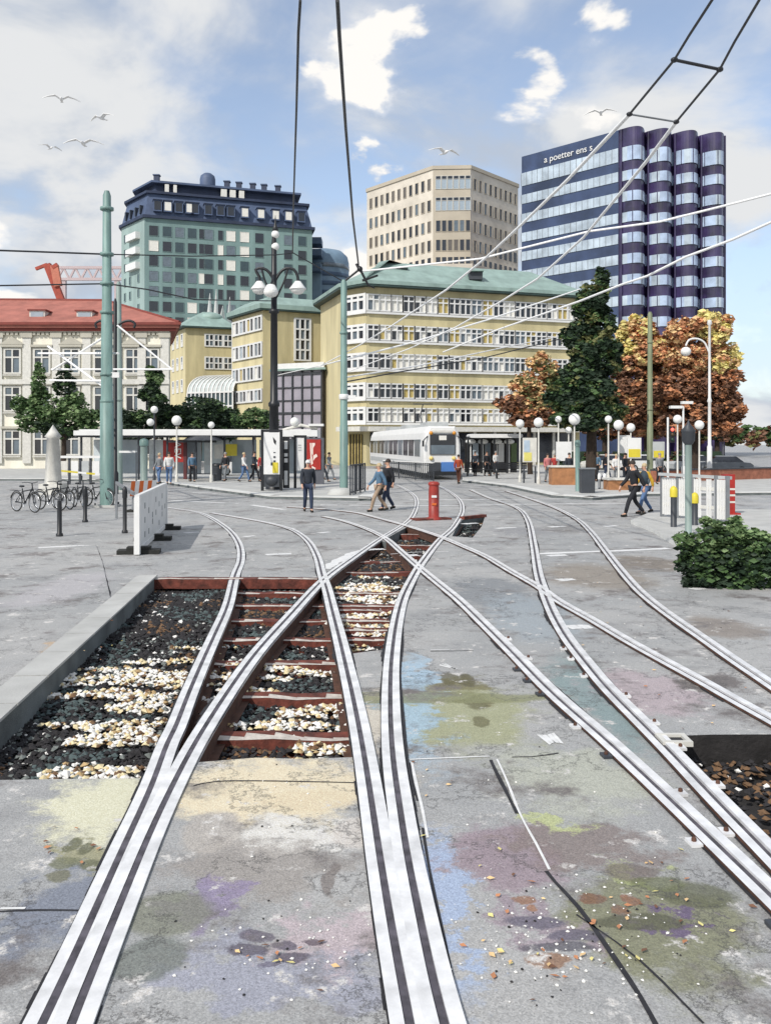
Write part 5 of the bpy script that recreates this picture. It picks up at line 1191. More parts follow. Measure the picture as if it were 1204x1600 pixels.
for pts in ([(484,692),(486,692),(487,712),(489,724),(486,727),(485,715)], [(487,692),(492,692),(492,695),(489,700),(489,712),(487,708)], [(489,712),(494,709),(496,713),(492,716),(489,720)], [(482,720),(484,716),(485,722),(482,724)], [(487,728),(493,731),(492,734),(487,731)]):
    v = [Vector((xat(px,y),y,zat(py,y))) for px,py in pts]; mb.add(v, [tuple(range(len(v)))[::-1]], M('poster_white', C(244,226,216), .7, var=.05))
mb.build('brush_lettering', kk)
ks = thing('kiosk_canopy', 'white canopy roof over the info pillars and red poster kiosk', 'canopy', tuple(gr(470,755,.13)))
d = 54.5; mb = MB(); p, q = at(441,672,d), at(496,682,d); mb.box(((p.x+q.x)/2,d+1,(p.z+q.z)/2), (q.x-p.x,2.6,p.z-q.z), white); mb.build('roof', ks)
mb = MB(); p = at(470,664,d); mb.tube([at(441,672,d), p, at(496,670,d)], .09, offw, 8); mb.box(at(494,664,d), (.9,.8,.14), white); mb.ball(at(460,659,d), .28, globe, 12); mb.build('roof_trim', ks)
for px in (446,494):
    mb = MB(); x = xat(px,d+1.5); mb.lathe([(.08,.13),(.08,zat(680,d))], (x,d+1.5,0), dgrey, 8); mb.build('post', ks)
# small shelter by the trees
d = 68.0; s2 = thing('tram_shelter', 'small dark shelter with rounded white roof beside the tram', 'shelter', (xat(770,d),d,.13))
mb = MB(); p, q = at(733,678,d), at(816,684,d); mb.box(((p.x+q.x)/2,d+1.2,(p.z+q.z)/2), (q.x-p.x-.3,2.8,p.z-q.z), white)
for x in (p.x+.15, q.x-.15): mb.tube([(x,d-.2,(p.z+q.z)/2),(x,d+2.6,(p.z+q.z)/2)], (p.z-q.z)/2, white, 12)
mb.build('roof', s2)
mb = MB(); mb.box((xat(772,d),d+2.4,1.5), (xat(812,d)-xat(728,d),.1,2.7), M('shelter_dark', C(26,24,24), .5, var=.4, scale=1)); mb.build('back_wall', s2)
for px in (731,752,772,792,814):
    mb = MB(); mb.box((xat(px,d+.2),d+.2,1.5), (.14,.14,2.8), black); mb.build('post', s2)
for px, m in ((743,glight),(762,gmid),(783,white),(803,M('poster_green', C(104,124,84), .7))):
    mb = MB(); mb.box((xat(px,d+2),d+2.2,1.7), (.45,.06,1.5), m); mb.build('back_panel', s2)
b = gr(827,755,.13); ps = thing('poster_stand', 'white poster stand with pale blue and yellow patches beside the small shelter', 'poster', tuple(b))
mb = MB(); p, q = at(816,684,b.y), at(838,722,b.y); mb.box(((p.x+q.x)/2,b.y,(p.z+q.z)/2), (q.x-p.x,.12,p.z-q.z), offw); mb.build('panel', ps)
for (xa,ya,xb,yb_,m) in ((818,688,827,706,M('poster_blue', C(178,196,212), .7)),(818,707,830,720,M('poster_yellow', C(226,216,120), .7))):
    p, q = at(xa,ya,b.y), at(xb,yb_,b.y); mb = MB(); mb.box(((p.x+q.x)/2,b.y-.07,(p.z+q.z)/2), (q.x-p.x,.02,p.z-q.z), m); mb.build('print', ps)
for px in (818,836):
    mb = MB(); mb.box((xat(px,b.y),b.y,.6), (.08,.1,1.0), dgrey); mb.build('leg', ps)
# planters and boxes
def planter(label, pxa, pxb, base, top, m, seed):
    a, b = gr(pxa,base,.13), gr(pxb,base,.13); z = zat(top,a.y); root = thing('planter', label, 'planter', tuple((a+b)/2), 0, 'planters and low walls by the trees'); c = (a+b)/2
    mb = MB(); mb.box((c.x,c.y+.5,(z+.13)/2), (b.x-a.x,1.0,z-.13), m); mb.build('box', root)
    mb = MB(); mb.box((c.x,c.y+.5,z+.04), (b.x-a.x+.12,1.12,.09), offw); mb.build('rim', root)
planter('orange brick planter behind the teal post', 862, 899, 758, 730, brick, 1)
planter('low brown planter between the black box and the striding pair', 950, 985, 766, 750, brick, 2)
mb = MB(); b = gr(919,771,.13); mb.box(b+Vector((0,.3,.55)), (.62,.5,1.1), dgrey); mb.box(b+Vector((0,.3,1.13)), (.7,.58,.06), mgrey); tag(mb.build('utility_box'), 'dark grey utility box under the tall dark green tree', 'cabinet')
for i, (px, lab) in enumerate(((936,'grey bollard next to the dark utility box'),(944,'grey bollard beside the low brown planter'))):
    post('bollard', lab, px, 768, 742, .07, mgrey, white, 'pale topped bollards by the planters')
a, b = gr(1020,757), gr(1230,750); rw = thing('low_wall', 'low red brown brick wall running behind the white fence', 'wall', tuple((a+b)/2))
mb = MB(); mb.bar(a+Vector((0,0,.4)), b+Vector((0,0,.4)), .4, .8, M('brick_red', C(164,106,84), .9, var=.3, scale=3)); mb.build('body', rw); mb = MB(); mb.bar(a+Vector((0,0,.84)), b+Vector((0,0,.84)), .5, .08, dgrey); mb.build('coping', rw)
# ---------------------------------------------------------------- railings and fences
def railing(label, A, B, h, n, m, group=None, rails=(1.0,.12), pr=.018, name='railing', r=.03):
    A, B = Vector(A), Vector(B); root = thing(name, label, name, tuple(A), 0, group)
    for f in rails:
        mb = MB(); mb.bar(A+Vector((0,0,h*f)), B+Vector((0,0,h*f)), r*2, r*1.8, m); mb.build('rail', root)
    mb = MB()
    for k in range(n+1): p = A.lerp(B,k/n); mb.bar(p+Vector((0,0,h*rails[-1])), p+Vector((0,0,h*.98)), pr*2, pr*2, m)
    mb.build('bars', root)
    for k in range(4): 
        p = A.lerp(B,k/3); mb = MB(); mb.bar(p, p+Vector((0,0,h+.04)), r*2.2, r*2.2, m); mb.build('post', root)
    return root
railing('dark railing running alongside the tram below its windows', gr(599,746), gr(677,753), 1.15, 26, dgrey, 'dark railings', rails=(1.0,.9,.12), pr=.03)
rl = bpy.data.objects['railing']; mb = MB(); a, b = gr(599,746), gr(677,753); mb.bar(a+Vector((0,0,1.2)), b+Vector((0,0,1.2)), .12, .07, white); mb.build('handrail', rl)
railing('short dark railing standing next to the banded green mast', gr(547,779)+Vector((0,0,.1)), gr(570,772)+Vector((0,0,.1)), 1.35, 7, dgrey, 'dark railings', pr=.035)
a, b = gr(92,757,0), gr(158,757,0); fn = thing('fence', 'low fence of white panels between grey posts behind the bicycles', 'fence', tuple(a))
for k in range(5):
    p = a.lerp(b,k/4); mb = MB(); mb.bar(p, p+Vector((0,0,1.55)), .12, .12, dgrey); mb.build('post', fn)
    if k < 4: q = a.lerp(b,(k+1)/4); mb = MB(); mb.box((p+q)/2+Vector((0,0,.95)), ((q-p).length-.2,.05,.85), (offw,white,pgrey,white)[k]); mb.build('panel', fn)
mb = MB(); mb.bar(a+Vector((-.1,-.1,1.62)), b+Vector((.2,-.1,1.62)), .12, .14, white); mb.build('top_rail', fn)
a, b = gr(82,764)+Vector((0,0,1.0)), gr(162,764)+Vector((0,0,.75)); yr = thing('barrier_rail', 'slanting rail painted white and yellow above the bicycle wheels', 'rail', (a.x,a.y,0))
for k in range(6):
    mb = MB(); mb.bar(a.lerp(b,k/6), a.lerp(b,(k+1)/6), .07, .09, yelp if k in (1,2,4) else white); mb.build('section', yr)
for k in (0,6):
    p = a.lerp(b,k/6); mb = MB(); mb.bar((p.x,p.y,0), p, .06, .06, dgrey); mb.build('leg', yr)
a, b = gr(176,812), gr(209,838); hr = thing('handrail', 'grey slanting handrail joining the black ball headed post to the barrier', 'rail', tuple(a))
mb = MB(); mb.bar(a+Vector((0,.4,1.15)), b+Vector((0,0,1.1)), .07, .08, mgrey); mb.build('rail', hr); mb = MB(); mb.bar(a+Vector((0,.4,0)), a+Vector((0,.4,1.15)), .06, .06, mgrey); mb.build('leg', hr)
mb = MB(); mb.bar(gr(186,770)+Vector((0,0,2.0)), gr(214,770)+Vector((0,0,2.0)), .06, .1, white); mb.bar(gr(213,770), gr(213,770)+Vector((0,0,1.98)), .06, .06, mgrey); tag(mb.build('boom_barrier'), 'thin white horizontal barrier arm between the grey green mast and the short post', 'barrier')
# white plastic barrier
a, b = gr(214,868), gr(258,826); bar_ = thing('barrier', 'white plastic roadworks barrier with small slots on dark rubber feet', 'barrier', tuple(a))
dv = (b-a).normalized(); Lb = (b-a).length; nv_ = Vector((dv.y,-dv.x,0))
def bp(u, z, o=0): return a+dv*u+nv_*o+Vector((0,0,z))
mb = MB(); hB = 1.24; nu, nz_ = 8, 7
us = [Lb*i/nu for i in range(nu+1)]; zs = [.1+(hB-.1)*i/nz_ for i in range(nz_+1)]
holes = {(1,1),(2,1),(3,2),(5,1),(6,2),(1,3),(3,3),(4,3),(6,3),(2,4),(5,4),(7,3),(1,5),(4,5),(6,5)}
for i in range(nu):
    for j in range(nz_):
        u0, u1, z0, z1 = us[i], us[i+1], zs[j], zs[j+1]
        mb.hexa([bp(u0,z0,.03),bp(u1,z0,.03),bp(u1,z0,-.03),bp(u0,z0,-.03),bp(u0,z1,.03),bp(u1,z1,.03),bp(u1,z1,-.03),bp(u0,z1,-.03)], white)
mb.build('panel', bar_)
mb = MB()
for (i,j) in holes:
    u0, u1, z0, z1 = us[i], us[i+1], zs[j], zs[j+1]; um, zm = (u0+u1)/2, (z0+z1)/2
    for o in (.032,-.032): mb.add([bp(um-.085,zm-.07,o),bp(um+.08,zm-.07,o),bp(um+.08,zm+.065,o),bp(um-.085,zm+.065,o)], [(0,1,2,3) if o > 0 else (3,2,1,0)], mgrey)
mb.build('slots', bar_)
mb = MB(); mb.bar(bp(0,hB+.02), bp(Lb,hB+.02), .1, .07, white); mb.bar(bp(.03,.02), bp(.03,hB), .12, .09, white); mb.bar(bp(Lb-.03,.02), bp(Lb-.03,hB), .12, .09, white); mb.bar(bp(0,.1), bp(Lb,.1), .1, .1, white); mb.build('frame', bar_)
for u in (.35, Lb*.5, Lb-.3):
    mb = MB(); c = bp(u,.04); mb.box(c, (.9,.38,.1), rubber, math.atan2(nv_.y,nv_.x)); mb.box(c+Vector((0,0,.08)), (.5,.3,.07), rubber, math.atan2(nv_.y,nv_.x)); mb.build('rubber_foot', bar_)
p, q = gr(203,800), gr(242,797); ob = thing('warning_board', 'orange and white striped warning board behind the white plastic barrier', 'barrier board', tuple((p+q)/2))
for k in range(6):
    u0, u1 = p.lerp(q,k/6), p.lerp(q,(k+1)/6); z0, z1 = .55, 1.08
    mb = MB(); mb.hexa([u0+Vector((0,-.03,z0)),u1+Vector((0,-.03,z0)),u1+Vector((0,.03,z0)),u0+Vector((0,.03,z0))]+[u0+Vector((.06,-.03,z1)),u1+Vector((.06,-.03,z1)),u1+Vector((.06,.03,z1)),u0+Vector((.06,.03,z1))], orange if k%2 == 0 else white); mb.build('stripe', ob)
for u in (.1,.9):
    mb = MB(); c = p.lerp(q,u); mb.bar(c, c+Vector((0,.06,.56)), .06, .06, mgrey); mb.box(c+Vector((0,0,.04)), (.3,.5,.08), rubber); mb.build('leg', ob)
# white fence with posts
a, b = gr(1034,812), gr(1136,822); wf = thing('fence', 'white slatted fence with grey posts on the traffic island', 'fence', tuple(a))
a.z = b.z = .1
for k, f in enumerate((0,.26,.5,.84,1.0)):
    p = a.lerp(b,f); mb = MB(); mb.bar(p, p+Vector((0,0,1.36)), .1, .1, mgrey); mb.build('post', wf)
mb = MB(); mb.bar(a+Vector((-.1,-.02,1.34)), b+Vector((.1,-.02,1.3)), .09, .09, pgrey); mb.build('top_rail', wf)
mb = MB(); n = 26
for k in range(n):
    f = (k+.5)/n
    if .62 < f < .68 or .75 < f < .8: continue
    p = a.lerp(b,f); mb.box(p+Vector((0,.0,.66)), (.072,.03,1.16), white)
mb.build('slats', wf)
mb = MB()
for z in (.4,.95): mb.bar(a+Vector((0,.05,z)), b+Vector((0,.05,z)), .05, .1, offw)
mb.build('cross_rail', wf)
p = gr(1137,808); rb_ = thing('barrier', 'red and white plastic barrier post at the end of the white fence', 'barrier', tuple(p))
mb = MB(); 
mb.box(p+Vector((0,0,.75)), (.34,.3,1.3), redp); mb.box(p+Vector((0,0,.08)), (.6,.6,.14), redp); mb.build('body', rb_)
for z in (.5,.72,.92):
    mb = MB(); mb.box(p+Vector((0,0,z)), (.35,.31,.06), offw, 0, Matrix.Rotation(0,3,'Z')); mb.build('reflector', rb_)
b = gr(83,772); obs = thing('obelisk', 'plain white obelisk standing before the trees by the cream house', 'obelisk', tuple(b))
h = zat(672,b.y); mb = MB(); mb.box(b+Vector((0,0,.25)), (1.0,1.0,.5), offw); mb.build('plinth', obs)
mb = MB(); mb.lathe([(.42,.5),(.3,h-.4),(.42,h-.3),(.25,h-.1),(.01,h+.25)], b, offw, 4); mb.build('shaft', obs)
# ---------------------------------------------------------------- bicycles
def bicycle(label):
    r = thing('bicycle', label, 'bicycle', (0,0,0), 0, 'bicycles parked in a row'); R_ = .34
    for wx in (-.53,.53):
        mb = MB(); c = Vector((wx,0,R_))
        for k in range(12): q = 2*PI*k/12; mb.tube([c+Vector((0,.02*(1 if k%2 else -1),0)), c+Vector((math.cos(q)*(R_-.04),0,math.sin(q)*(R_-.04)))], .004, chrome, 4)
        mb.tube([c+Vector((0,-.05,0)), c+Vector((0,.05,0))], .025, dgrey, 8); w = mb.build('wheel', r, False)
        for nm, rad, th, m in (('tyre',R_-.015,.022,rubber),('rim',R_-.048,.016,chrome)):
            mb = MB(); mb.tube([c+Vector((math.cos(2*PI*k/24)*rad,0,math.sin(2*PI*k/24)*rad)) for k in range(24)], th, m, 6, closed=True); o = mb.build(nm, w, False)
        mb = MB(); mb.tube([c+Vector((math.cos(q)*(R_+.04),0,math.sin(q)*(R_+.04))) for q in [.3+i*.25 for i in range(11)]], .016, black, 5); mb.build('mudguard', r, False)
    mb = MB(); bb, st, hd, rr, fr_ = Vector((-.05,0,.3)), Vector((-.2,0,.82)), Vector((.4,0,.86)), Vector((-.53,0,R_)), Vector((.53,0,R_))
    for p, q in ((bb,st),(bb,hd),(Vector((-.17,0,.72)),hd+Vector((0,0,-.06)))): mb.tube([p,q], .022, black, 7)
    for s in (-.05,.05):
        mb.tube([bb+Vector((0,s*.5,0)), rr+Vector((0,s,0))], .012, black, 6); mb.tube([Vector((-.17,s*.4,.72)), rr+Vector((0,s,0))], .011, black, 6); mb.tube([hd+Vector((0,s*.6,-.05)), fr_+Vector((0,s,0))], .014, black, 6)
    mb.tube([hd+Vector((.02,0,-.1)), hd+Vector((-.03,0,.16))], .02, black, 7); mb.build('frame', r, False)
    mb = MB(); t = hd+Vector((-.03,0,.16)); mb.tube([t+Vector((-.14,-.3,.02)), t+Vector((.03,-.2,.04)), t, t+Vector((.03,.2,.04)), t+Vector((-.14,.3,.02))], .013, dgrey, 6); mb.build('handlebar', r, False)
    mb = MB(); mb.ball((-.22,0,.9), .13, black, 10, (1,.6,.3)); mb.tube([st, Vector((-.22,0,.88))], .014, chrome, 6); mb.build('saddle', r, False)
    mb = MB(); mb.tube([bb+Vector((0,-.08,0)), bb+Vector((.1,-.1,-.12))], .012, chrome, 5); mb.tube([bb+Vector((0,.08,0)), bb+Vector((-.1,.1,.12))], .012, chrome, 5); mb.lathe([(.09,-.02),(.09,-.015)], bb, chrome, 14, Matrix.Rotation(PI/2,3,'X')); mb.build('crank', r, False)
    mb = MB()
    for s in (-.06,0,.06): mb.tube([(-.85,s,.74),(-.35,s,.74)], .008, black, 5)
    mb.build('carrier', r, False); return r
bk = bicycle('black bicycle at the outer end of the parked row by the fence')
bk.location = gr(78,797); bk.rotation_euler = (0,.0,-.5)
for px, py, rz, lab in ((98,795,-.75,'black bicycle second from the outer end of the row'),(124,793,-.9,'black bicycle in the middle of the row under the yellow rail'),(151,792,-.45,'black bicycle leaning closest to the tall green mast'),(40,800,-.6,'black bicycle standing farthest from the green mast')):
    dup(bk, gr(px,py), rz, lab)
# backpack of the striding person
p = gr(991,807); bpk = thing('backpack', 'dark backpack on the person striding past the white fence', 'backpack', (p.x+.2,p.y-.02,1.3))
mb = MB(); mb.ball((p.x+.3,p.y-.02,1.27), .2, cloth('pack', C(60,74,84)), 12, (.75,.85,1.25)); mb.build('body', bpk)
mb = MB(); mb.ball((p.x+.42,p.y-.02,1.17), .12, cloth('pack2', C(84,98,106)), 10, (.6,1,1)); mb.build('front_pocket', bpk)
# ---------------------------------------------------------------- vehicles
tram_c = Vector((xat(691,59.5), 59.5, 0)); ty = math.atan2(-.085*1, 1)
tr = thing('tram', 'white tram with a blue lower front waiting behind the dark railing', 'tram', tuple(tram_c), .135)
def tb(*a): return Vector(a)
W2_, HT, LT = 1.27, 3.55, 30.0
prof = [(-W2_,.45),(-W2_-.03,1.0),(-W2_-.03,2.3),(-W2_+.1,3.1),(-W2_+.35,HT),(W2_-.35,HT),(W2_-.1,3.1),(W2_+.03,2.3),(W2_+.03,1.0),(W2_,.45)]
mb = MB(); secs = []
for y, s, dz in ((0,.86,.0),(.12,.95,0),(.5,1,0),(LT,1,0)):
    secs.append([(x*s, y, z if z < 3 else z-(.12 if y < .1 else 0)) for x,z in prof])
V = [p for s in secs for p in s]; n = len(prof)
mb.add(V, [(i*n+k, i*n+(k+1)%n, (i+1)*n+(k+1)%n, (i+1)*n+k) for i in range(len(secs)-1) for k in range(n)], white)
mb.add(secs[0], [tuple(range(n))[::-1]], white); mb.add(secs[-1], [tuple(range(n))], white); mb.build('body', tr, False)
mb = MB(); mb.box((0,-.03,2.35), (1.72,.08,1.35), gdark); mb.build('windscreen', tr, False)
mb = MB(); mb.box((0,-.08,2.0), (1.6,.04,.6), gmid); mb.build('lower_glass', tr, False)
mb = MB(); mb.box((.0,-.09,2.78), (.5,.04,.3), blind); mb.build('destination_display', tr, False)
mb = MB(); mb.box((0,-.04,3.2), (1.5,.1,.14), offw); mb.build('visor', tr, False)
for sx in (-1,1):
    mb = MB(); mb.ball((sx*.78,-.05,3.1), .13, amber, 10); mb.build('marker_lamp', tr, False)
    mb = MB(); mb.ball((sx*.76,-.04,1.42), .14, M('headlight_warm', C(240,214,130), .25, var=0), 10); mb.build('headlight', tr, False)
    mb = MB(); mb.bar((sx*1.0,-.02,2.9),(sx*1.32,-.2,2.6),.05,.05,black); mb.box((sx*1.34,-.22,2.4),(.12,.1,.4),black); mb.build('mirror', tr, False)
mb = MB(); mb.box((.42,-.05,.86), (1.05,.12,.62), bluep); mb.build('blue_panel', tr, False)
mb = MB(); mb.box((0,-.08,.42), (2.0,.3,.26), black); mb.box((-.55,-.05,.86), (.8,.1,.6), dgrey); mb.build('bumper', tr, False)
for k in range(11):
    mb = MB(); y0 = 1.2+k*2.6
    for sx in (-1,1): mb.box((sx*(W2_+.02),y0+1.1,2.1), (.06,2.1,1.15), gdark if k%3 else gmid)
    mb.build('side_window', tr, False)
mb = MB()
for sx in (-1,1): mb.box((sx*(W2_+.04),LT/2,1.0), (.03,LT-1.5,.35), pgrey)
mb.build('side_stripe', tr, False)
for y in (3,12,21):
    mb = MB(); mb.box((0,y,HT+.16), (1.5,2.6,.3), pgrey); mb.build('roof_unit', tr, False)
mb = MB(); mb.tube([(0,7.2,HT+.1),(0,8.6,HT+.9),(0,7.4,HT+1.75)], .04, dgrey, 6); mb.box((0,7.4,HT+1.8), (1.5,.12,.06), dgrey); mb.build('pantograph', tr, False)
def car(label, loc, rz, paint, group='parked cars'):
    r = thing('parked_car', label, 'car', tuple(loc), rz, group)
    side = [(-2.1,.35),(-2.15,.75),(-1.9,.92),(-1.1,.98),(1.3,.95),(2.0,.85),(2.1,.5),(2.05,.3)]
    mb = MB(); n = len(side); V = [(x,-.86,z) for x,z in side]+[(x,.86,z) for x,z in side]
    mb.add(V, [(i,(i+1)%n,n+(i+1)%n,n+i) for i in range(n)]+[tuple(range(n))[::-1], tuple(range(n,2*n))], paint)
    mb.hexa([(-.9,-.7,1.4),(.5,-.7,1.4),(.5,.7,1.4),(-.9,.7,1.4),(-.75,-.62,1.46),(.35,-.62,1.46),(.35,.62,1.46),(-.75,.62,1.46)], paint); mb.build('body', r, False)
    mb = MB(); mb.hexa([(-1.5,-.82,.94),(1.2,-.82,.94),(1.2,.82,.94),(-1.5,.82,.94),(-.92,-.7,1.4),(.52,-.7,1.4),(.52,.7,1.4),(-.92,.7,1.4)], gdark); mb.build('cabin_glass', r, False)
    for x in (-1.3,1.3):
        for y in (-.8,.8):
            mb = MB(); mb.lathe([(.18,-.1),(.32,-.1),(.32,.1),(.18,.1)], (x,y,.32), rubber, 16, Matrix.Rotation(PI/2,3,'X')); w = mb.build('wheel', r, False)
            mb = MB(); mb.lathe([(.2,-.105),(.2,.105)], (x,y,.32), chrome, 12, Matrix.Rotation(PI/2,3,'X')); mb.build('rim', w, False)
    for y in (-.6,.6):
        mb = MB(); mb.box((2.08,y,.68), (.08,.34,.16), blind); mb.build('headlight', r, False)
    return r
car('white car parked behind the long shelter under the yellow notice', Vector((xat(382,64),64,.13)), .15, white)
car('white car parked among the park trees behind the yellow boards', Vector((xat(1004,76),76,0)), .25, white)
car('white car parked between the dark tree trunk and the brick planter', Vector((xat(948,77),77,0)), PI+.1, offw)
car('grey car parked beyond the low brick wall near the white lamp post', Vector((xat(1128,70),70,0)), PI-.2, mgrey)
car('pale car parked beyond the brick wall behind the lantern capped post', Vector((xat(1085,74),74,0)), .1, pgrey)
# ---------------------------------------------------------------- wires
def wire(label, pts, r, m, name='overhead_wire', sag=.0, split=0):
    P = [Vector(p) for p in pts]
    if split:
        mb = MB(); mb.tube(P[:split+1], r*.6, dw, 6); mb.tube(P[split:], r, m, 6)
        return tag(mb.build(name), label, 'wire', 'tram wires over the square')
    if len(P) == 2:
        P = [P[0].lerp(P[1],i/12)-Vector((0,0,sag*4*(i/12)*(1-i/12))) for i in range(13)]
    root = tag(MB().tube(P, r, m, 6).build(name), label, 'wire', 'tram wires over the square'); return root
galv = M('bright_wire', (.85,.85,.84,1), .6, var=.03); dw = M('dark_wire', C(46,48,52), .5, var=.2)
wire('white contact wire running down past the edge of the beige tower', [atz(x,y,6.6) for x,y in ((1131,-30),(1076,55),(1053,93),(983,178),(886,281),(815,350),(757,404),(698,452),(613,508),(560,540),(500,572))], .026, galv, split=3)
wire('white contact wire crossing the scalloped tower down to the ochre block roof', [atz(x,y,6.6) for x,y in ((1203,-30),(1147,65),(1124,108),(1056,190),(1011,250),(911,371),(840,435),(782,471),(712,511),(638,545),(540,582))], .026, galv, split=3)
sp1 = MB(); a, b = atz(1053,93,6.6), atz(1124,108,6.6); sp1.tube([a,b], .018, dw, 6)
for q in (a,b): sp1.ball(q, .042, dw, 8, (1,1,.7))
tag(sp1.build('wire_spacer'), 'dark spacer bar joining the two contact wires nearest the upper corner', 'spacer', 'spacers between the contact wires')
sp1 = MB(); a, b = atz(983,178,6.6), atz(1056,190,6.6); sp1.tube([a,b], .012, mgrey, 6)
for q in (a,b): sp1.ball(q, .042, dw, 8, (1,1,.7))
tag(sp1.build('wire_spacer'), 'thin spacer joining the two contact wires above the dark blue tower', 'spacer', 'spacers between the contact wires')
wire('white span wire sloping from the dark tower bays to the banded green mast', [at(1215,300,28), at(1144,318,30), at(1031,346,32), at(921,361,33), at(750,404,36), at(562,424,40.9)], .04, galv)
wire('white span wire passing the green tree top towards the ochre windows', [at(1215,342,28), at(1144,374,30), at(1071,401,32), at(1011,431,34), at(969,445,36), at(906,470,40), at(780,514,50), at(692,550,60)], .045, galv)
wire('dark span wire from the banded green mast across the ochre block to the rust tree', [at(537,597,41), at(624,581,46), at(760,558,54), at(905,522,60)], .035, dw)
wire('upper dark span wire reaching the tall green mast above the crane', [at(-60,389,31), at(58,393,33), at(167,397,34)], .035, dw)
wire('dark span wire drawn over the teal tower from the tall mast to the banded mast', [at(167,397,34), at(300,400,36), at(430,398,39), at(458,395,39.5), at(537,440,41)], .025, dw)
wire('lower dark span wire behind the crane reaching the two green masts', [at(-60,447,31), at(58,445,33), at(167,443,34)], .03, dw)
wire('dark span wire dipping over the lower teal tower windows to the black lamp', [at(167,443,34), at(230,452,37), at(305,468,40), at(428,470,46.5)], .03, dw)
wire('black contact wire hanging almost straight down towards the black lamp post', [at(469,0,16.3), at(466,50,17.3), at(463,170,22), at(458,330,33), at(457,395,39.5)], .028, dw)
wire('black contact wire ending at the bracket of the banded green mast', [at(527,0,15), at(530,55,16.2), at(540,200,21.5), at(551,340,31), at(560,415,40.9)], .036, dw)
X_ = 40.0
for lab, p in (('white bracing wire crossing down to the tall mast in front of the cream house',((75,541),(167,608))),('white bracing wire crossing up to the tall mast in front of the cream house',((82,578),(167,524))),('upper level white wire across the cream house windows',((60,552),(185,552))),('middle level white wire across the cream house to the small ochre block',((80,577),(270,577))),('lowest white wire below the crossing wires by the tall mast',((78,594),(162,595))),('white stay wire sloping from the curled lamp to the small ochre block',((183,508),(270,578)))):
    wire(lab, [at(x,y,34 if i == 1 and x < 190 and 'stay' not in lab else X_) for i,(x,y) in enumerate(p)], .045, galv, 'bracing_wire')
wire('white wire rising over window bands to the dark green tree', [at(537,562,41), at(640,536,44), at(760,500,48), at(905,452,54)], .045, galv)
wire('white wire low over the lower window bands reaching the rust tree', [at(537,590,41), at(650,572,48), at(800,540,60), at(862,528,66)], .04, galv)
wire('white wire skimming over the glazed annex roof to the banded green mast', [at(425,588,95), at(505,570,70), at(537,562,41)], .04, galv)
# ---------------------------------------------------------------- gulls
def gull(label, p, s, rz):
    r = thing('gull', label, 'bird', tuple(p), rz, 'white gulls in the sky')
    mb = MB(); V = []; gm = M('gull_white', C(250,250,250), .6, var=.03)
    mb.lathe([(.01,-.5),(.09,-.3),(.13,0),(.1,.25),(.075,.36),(.02,.47)], (0,0,0), gm, 10, Matrix.Rotation(PI/2,3,'X'))
    for v in mb.v: pass
    for sx in (-1,1):
        st = [(0.05,-.18,.22,.04),(.45,-.2,.16,.26),(.95,-.05,.13,.16),(1.35,.12,.16,.02)]
        vs = []
        for x,y0,y1,z in st: vs += [(sx*x,y0,z+.02),(sx*x,y1,z),(sx*x,y1,z-.02),(sx*x,y0,z-.02)]
        fs = [(i*4+k, i*4+(k+1)%4, (i+1)*4+(k+1)%4, (i+1)*4+k) for i in range(3) for k in range(4)]+[(12,13,14,15)]
        mb.add(vs, fs, gm)
    mb.add([(-.05,.42,0),(.05,.42,0),(.12,.68,.01),(-.12,.68,.01),(-.05,.42,.03),(.05,.42,.03),(.12,.68,.03),(-.12,.68,.03)], [(0,1,2,3),(4,5,6,7),(0,1,5,4),(1,2,6,5),(2,3,7,6),(3,0,4,7)], gm)
    o = mb.build('body', r, False); r.scale = (s,s,s); return r
for (x,y,s,rz,lab) in ((96,155,1.0,.3,'white gull flying highest over the cream house roof'),(158,184,.9,-.5,'white gull above the tall green mast'),(130,224,1.1,.1,'largest white gull just up from the mast top'),(79,231,.7,.8,'small white gull lowest by the frame side'),(938,176,.9,-.3,'white gull above the dark blue tower'),(695,238,1.0,.5,'white gull above the beige tower')):
    gull(lab, at(x,y,48), s*.72, rz)
# ---------------------------------------------------------------- sky, sun, camera
w = bpy.data.worlds.new('World'); scene.world = w; w.use_nodes = True; nt = w.node_tree; bg = nt.nodes['Background']
EL, AZ = math.radians(42), math.radians(215)      # azimuth from +Y towards +X: the sun stands behind, to the side of the masts
sun_dir = Vector((math.sin(AZ)*math.cos(EL), math.cos(AZ)*math.cos(EL), math.sin(EL)))
sky = nt.nodes.new('ShaderNodeTexSky'); sky.sky_type = 'NISHITA'; sky.sun_disc = False; sky.sun_elevation = EL; sky.sun_rotation = AZ; sky.dust_density = .6; sky.ozone_density = 2.0
tc = nt.nodes.new('ShaderNodeTexCoord'); sep = nt.nodes.new('ShaderNodeSeparateXYZ'); nt.links.new(tc.outputs['Generated'], sep.inputs[0])
def mth(op, a, b=None):
    n = nt.nodes.new('ShaderNodeMath'); n.operation = op
    for i, v in enumerate((a,b)):
        if v is None: continue
        if isinstance(v, (int,float)): n.inputs[i].default_value = v
        else: nt.links.new(v, n.inputs[i])
    return n.outputs[0]
zz = mth('ADD', mth('MAXIMUM', sep.outputs['Z'], 0.0), .4)
cmb = nt.nodes.new('ShaderNodeCombineXYZ'); nt.links.new(mth('DIVIDE', sep.outputs['X'], zz), cmb.inputs[0]); nt.links.new(mth('DIVIDE', sep.outputs['Y'], zz), cmb.inputs[1])
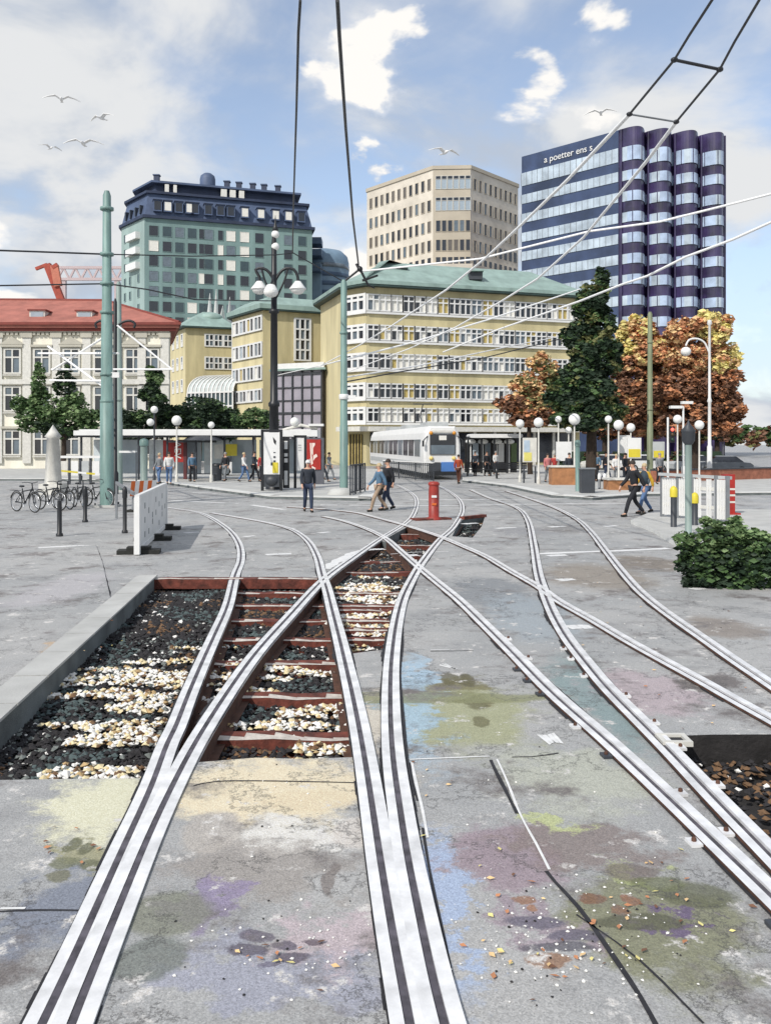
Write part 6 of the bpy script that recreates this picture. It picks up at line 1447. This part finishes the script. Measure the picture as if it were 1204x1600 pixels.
def cl(scale, off, det, rough, dist):
    mp = nt.nodes.new('ShaderNodeMapping'); mp.inputs['Location'].default_value = off; nt.links.new(cmb.outputs[0], mp.inputs[0])
    n = nt.nodes.new('ShaderNodeTexNoise'); n.inputs['Scale'].default_value = scale; n.inputs['Detail'].default_value = det; n.inputs['Roughness'].default_value = rough; n.inputs['Distortion'].default_value = dist
    nt.links.new(mp.outputs[0], n.inputs['Vector']); return n.outputs['Fac']
def rng(src, a, b, lo=0.0, hi=1.0):
    n = nt.nodes.new('ShaderNodeMapRange'); n.interpolation_type = 'SMOOTHSTEP'; n.inputs[1].default_value = a; n.inputs[2].default_value = b; n.inputs[3].default_value = lo; n.inputs[4].default_value = hi; nt.links.new(src, n.inputs[0]); return n.outputs[0]
def mix(f, a, b):
    x = nt.nodes.new('ShaderNodeMix'); x.data_type = 'RGBA'
    for i, v in ((0,f),(6,a),(7,b)):
        if isinstance(v, (int,float,tuple)): x.inputs[i].default_value = v
        else: nt.links.new(v, x.inputs[i])
    return x.outputs[2]
SKYOFF = (8.2, 8.1, 0); PUFF = (-7.4, -2.5, 4)
big = cl(1.5, SKYOFF, 7, .55, .3); mid = cl(3.6, (7.7,2.2,1), 6, .55, .4); puff = cl(3.4, PUFF, 7, .5, .2)
cover = rng(mth('ADD', big, mth('MULTIPLY', mth('SUBTRACT', mid, .5), .45)), .39, .58, .12, 1.0)
low = rng(sep.outputs['Z'], .02, .32, 1.0, 0.0)
cover = mth('MAXIMUM', cover, rng(puff, .6, .64))
cover = mth('MAXIMUM', cover, mth('MULTIPLY', low, .6))
ccol = mix(rng(mid, .4, .6), (4.1,4.6,5.4,1), (6.5,6.6,6.7,1))
ccol = mix(rng(puff, .6, .64), ccol, (8.2,8.0,7.7,1))
hs_ = nt.nodes.new('ShaderNodeHueSaturation'); hs_.inputs['Saturation'].default_value = .82; hs_.inputs['Value'].default_value = 1.5; nt.links.new(sky.outputs[0], hs_.inputs['Color'])
nt.links.new(mix(cover, hs_.outputs[0], ccol), bg.inputs['Color']); bg.inputs['Strength'].default_value = .1
sl = bpy.data.lights.new('sun', 'SUN'); sl.energy = 3.0; sl.angle = math.radians(.5); sl.color = (1,.95,.88)
so = bpy.data.objects.new('sun', sl); COL.objects.link(so); so.rotation_euler = (-sun_dir).to_track_quat('-Z','Y').to_euler(); so.location = sun_dir*60
cam = bpy.data.cameras.new('camera'); co = bpy.data.objects.new('camera', cam); COL.objects.link(co); scene.camera = co
co.location = (0,0,EYE); co.rotation_euler = (PI/2,0,0); cam.sensor_fit = 'HORIZONTAL'; cam.sensor_width = 36; cam.lens = 36*FPX/1204; cam.shift_y = -(800-HOR)/1204; cam.clip_start = .05; cam.clip_end = 4000
scene.view_settings.view_transform = 'Standard'; scene.view_settings.look = 'None'; scene.view_settings.exposure = 0.3; scene.view_settings.gamma = 1.0
scene.render.engine = 'CYCLES'; scene.cycles.max_bounces = 5
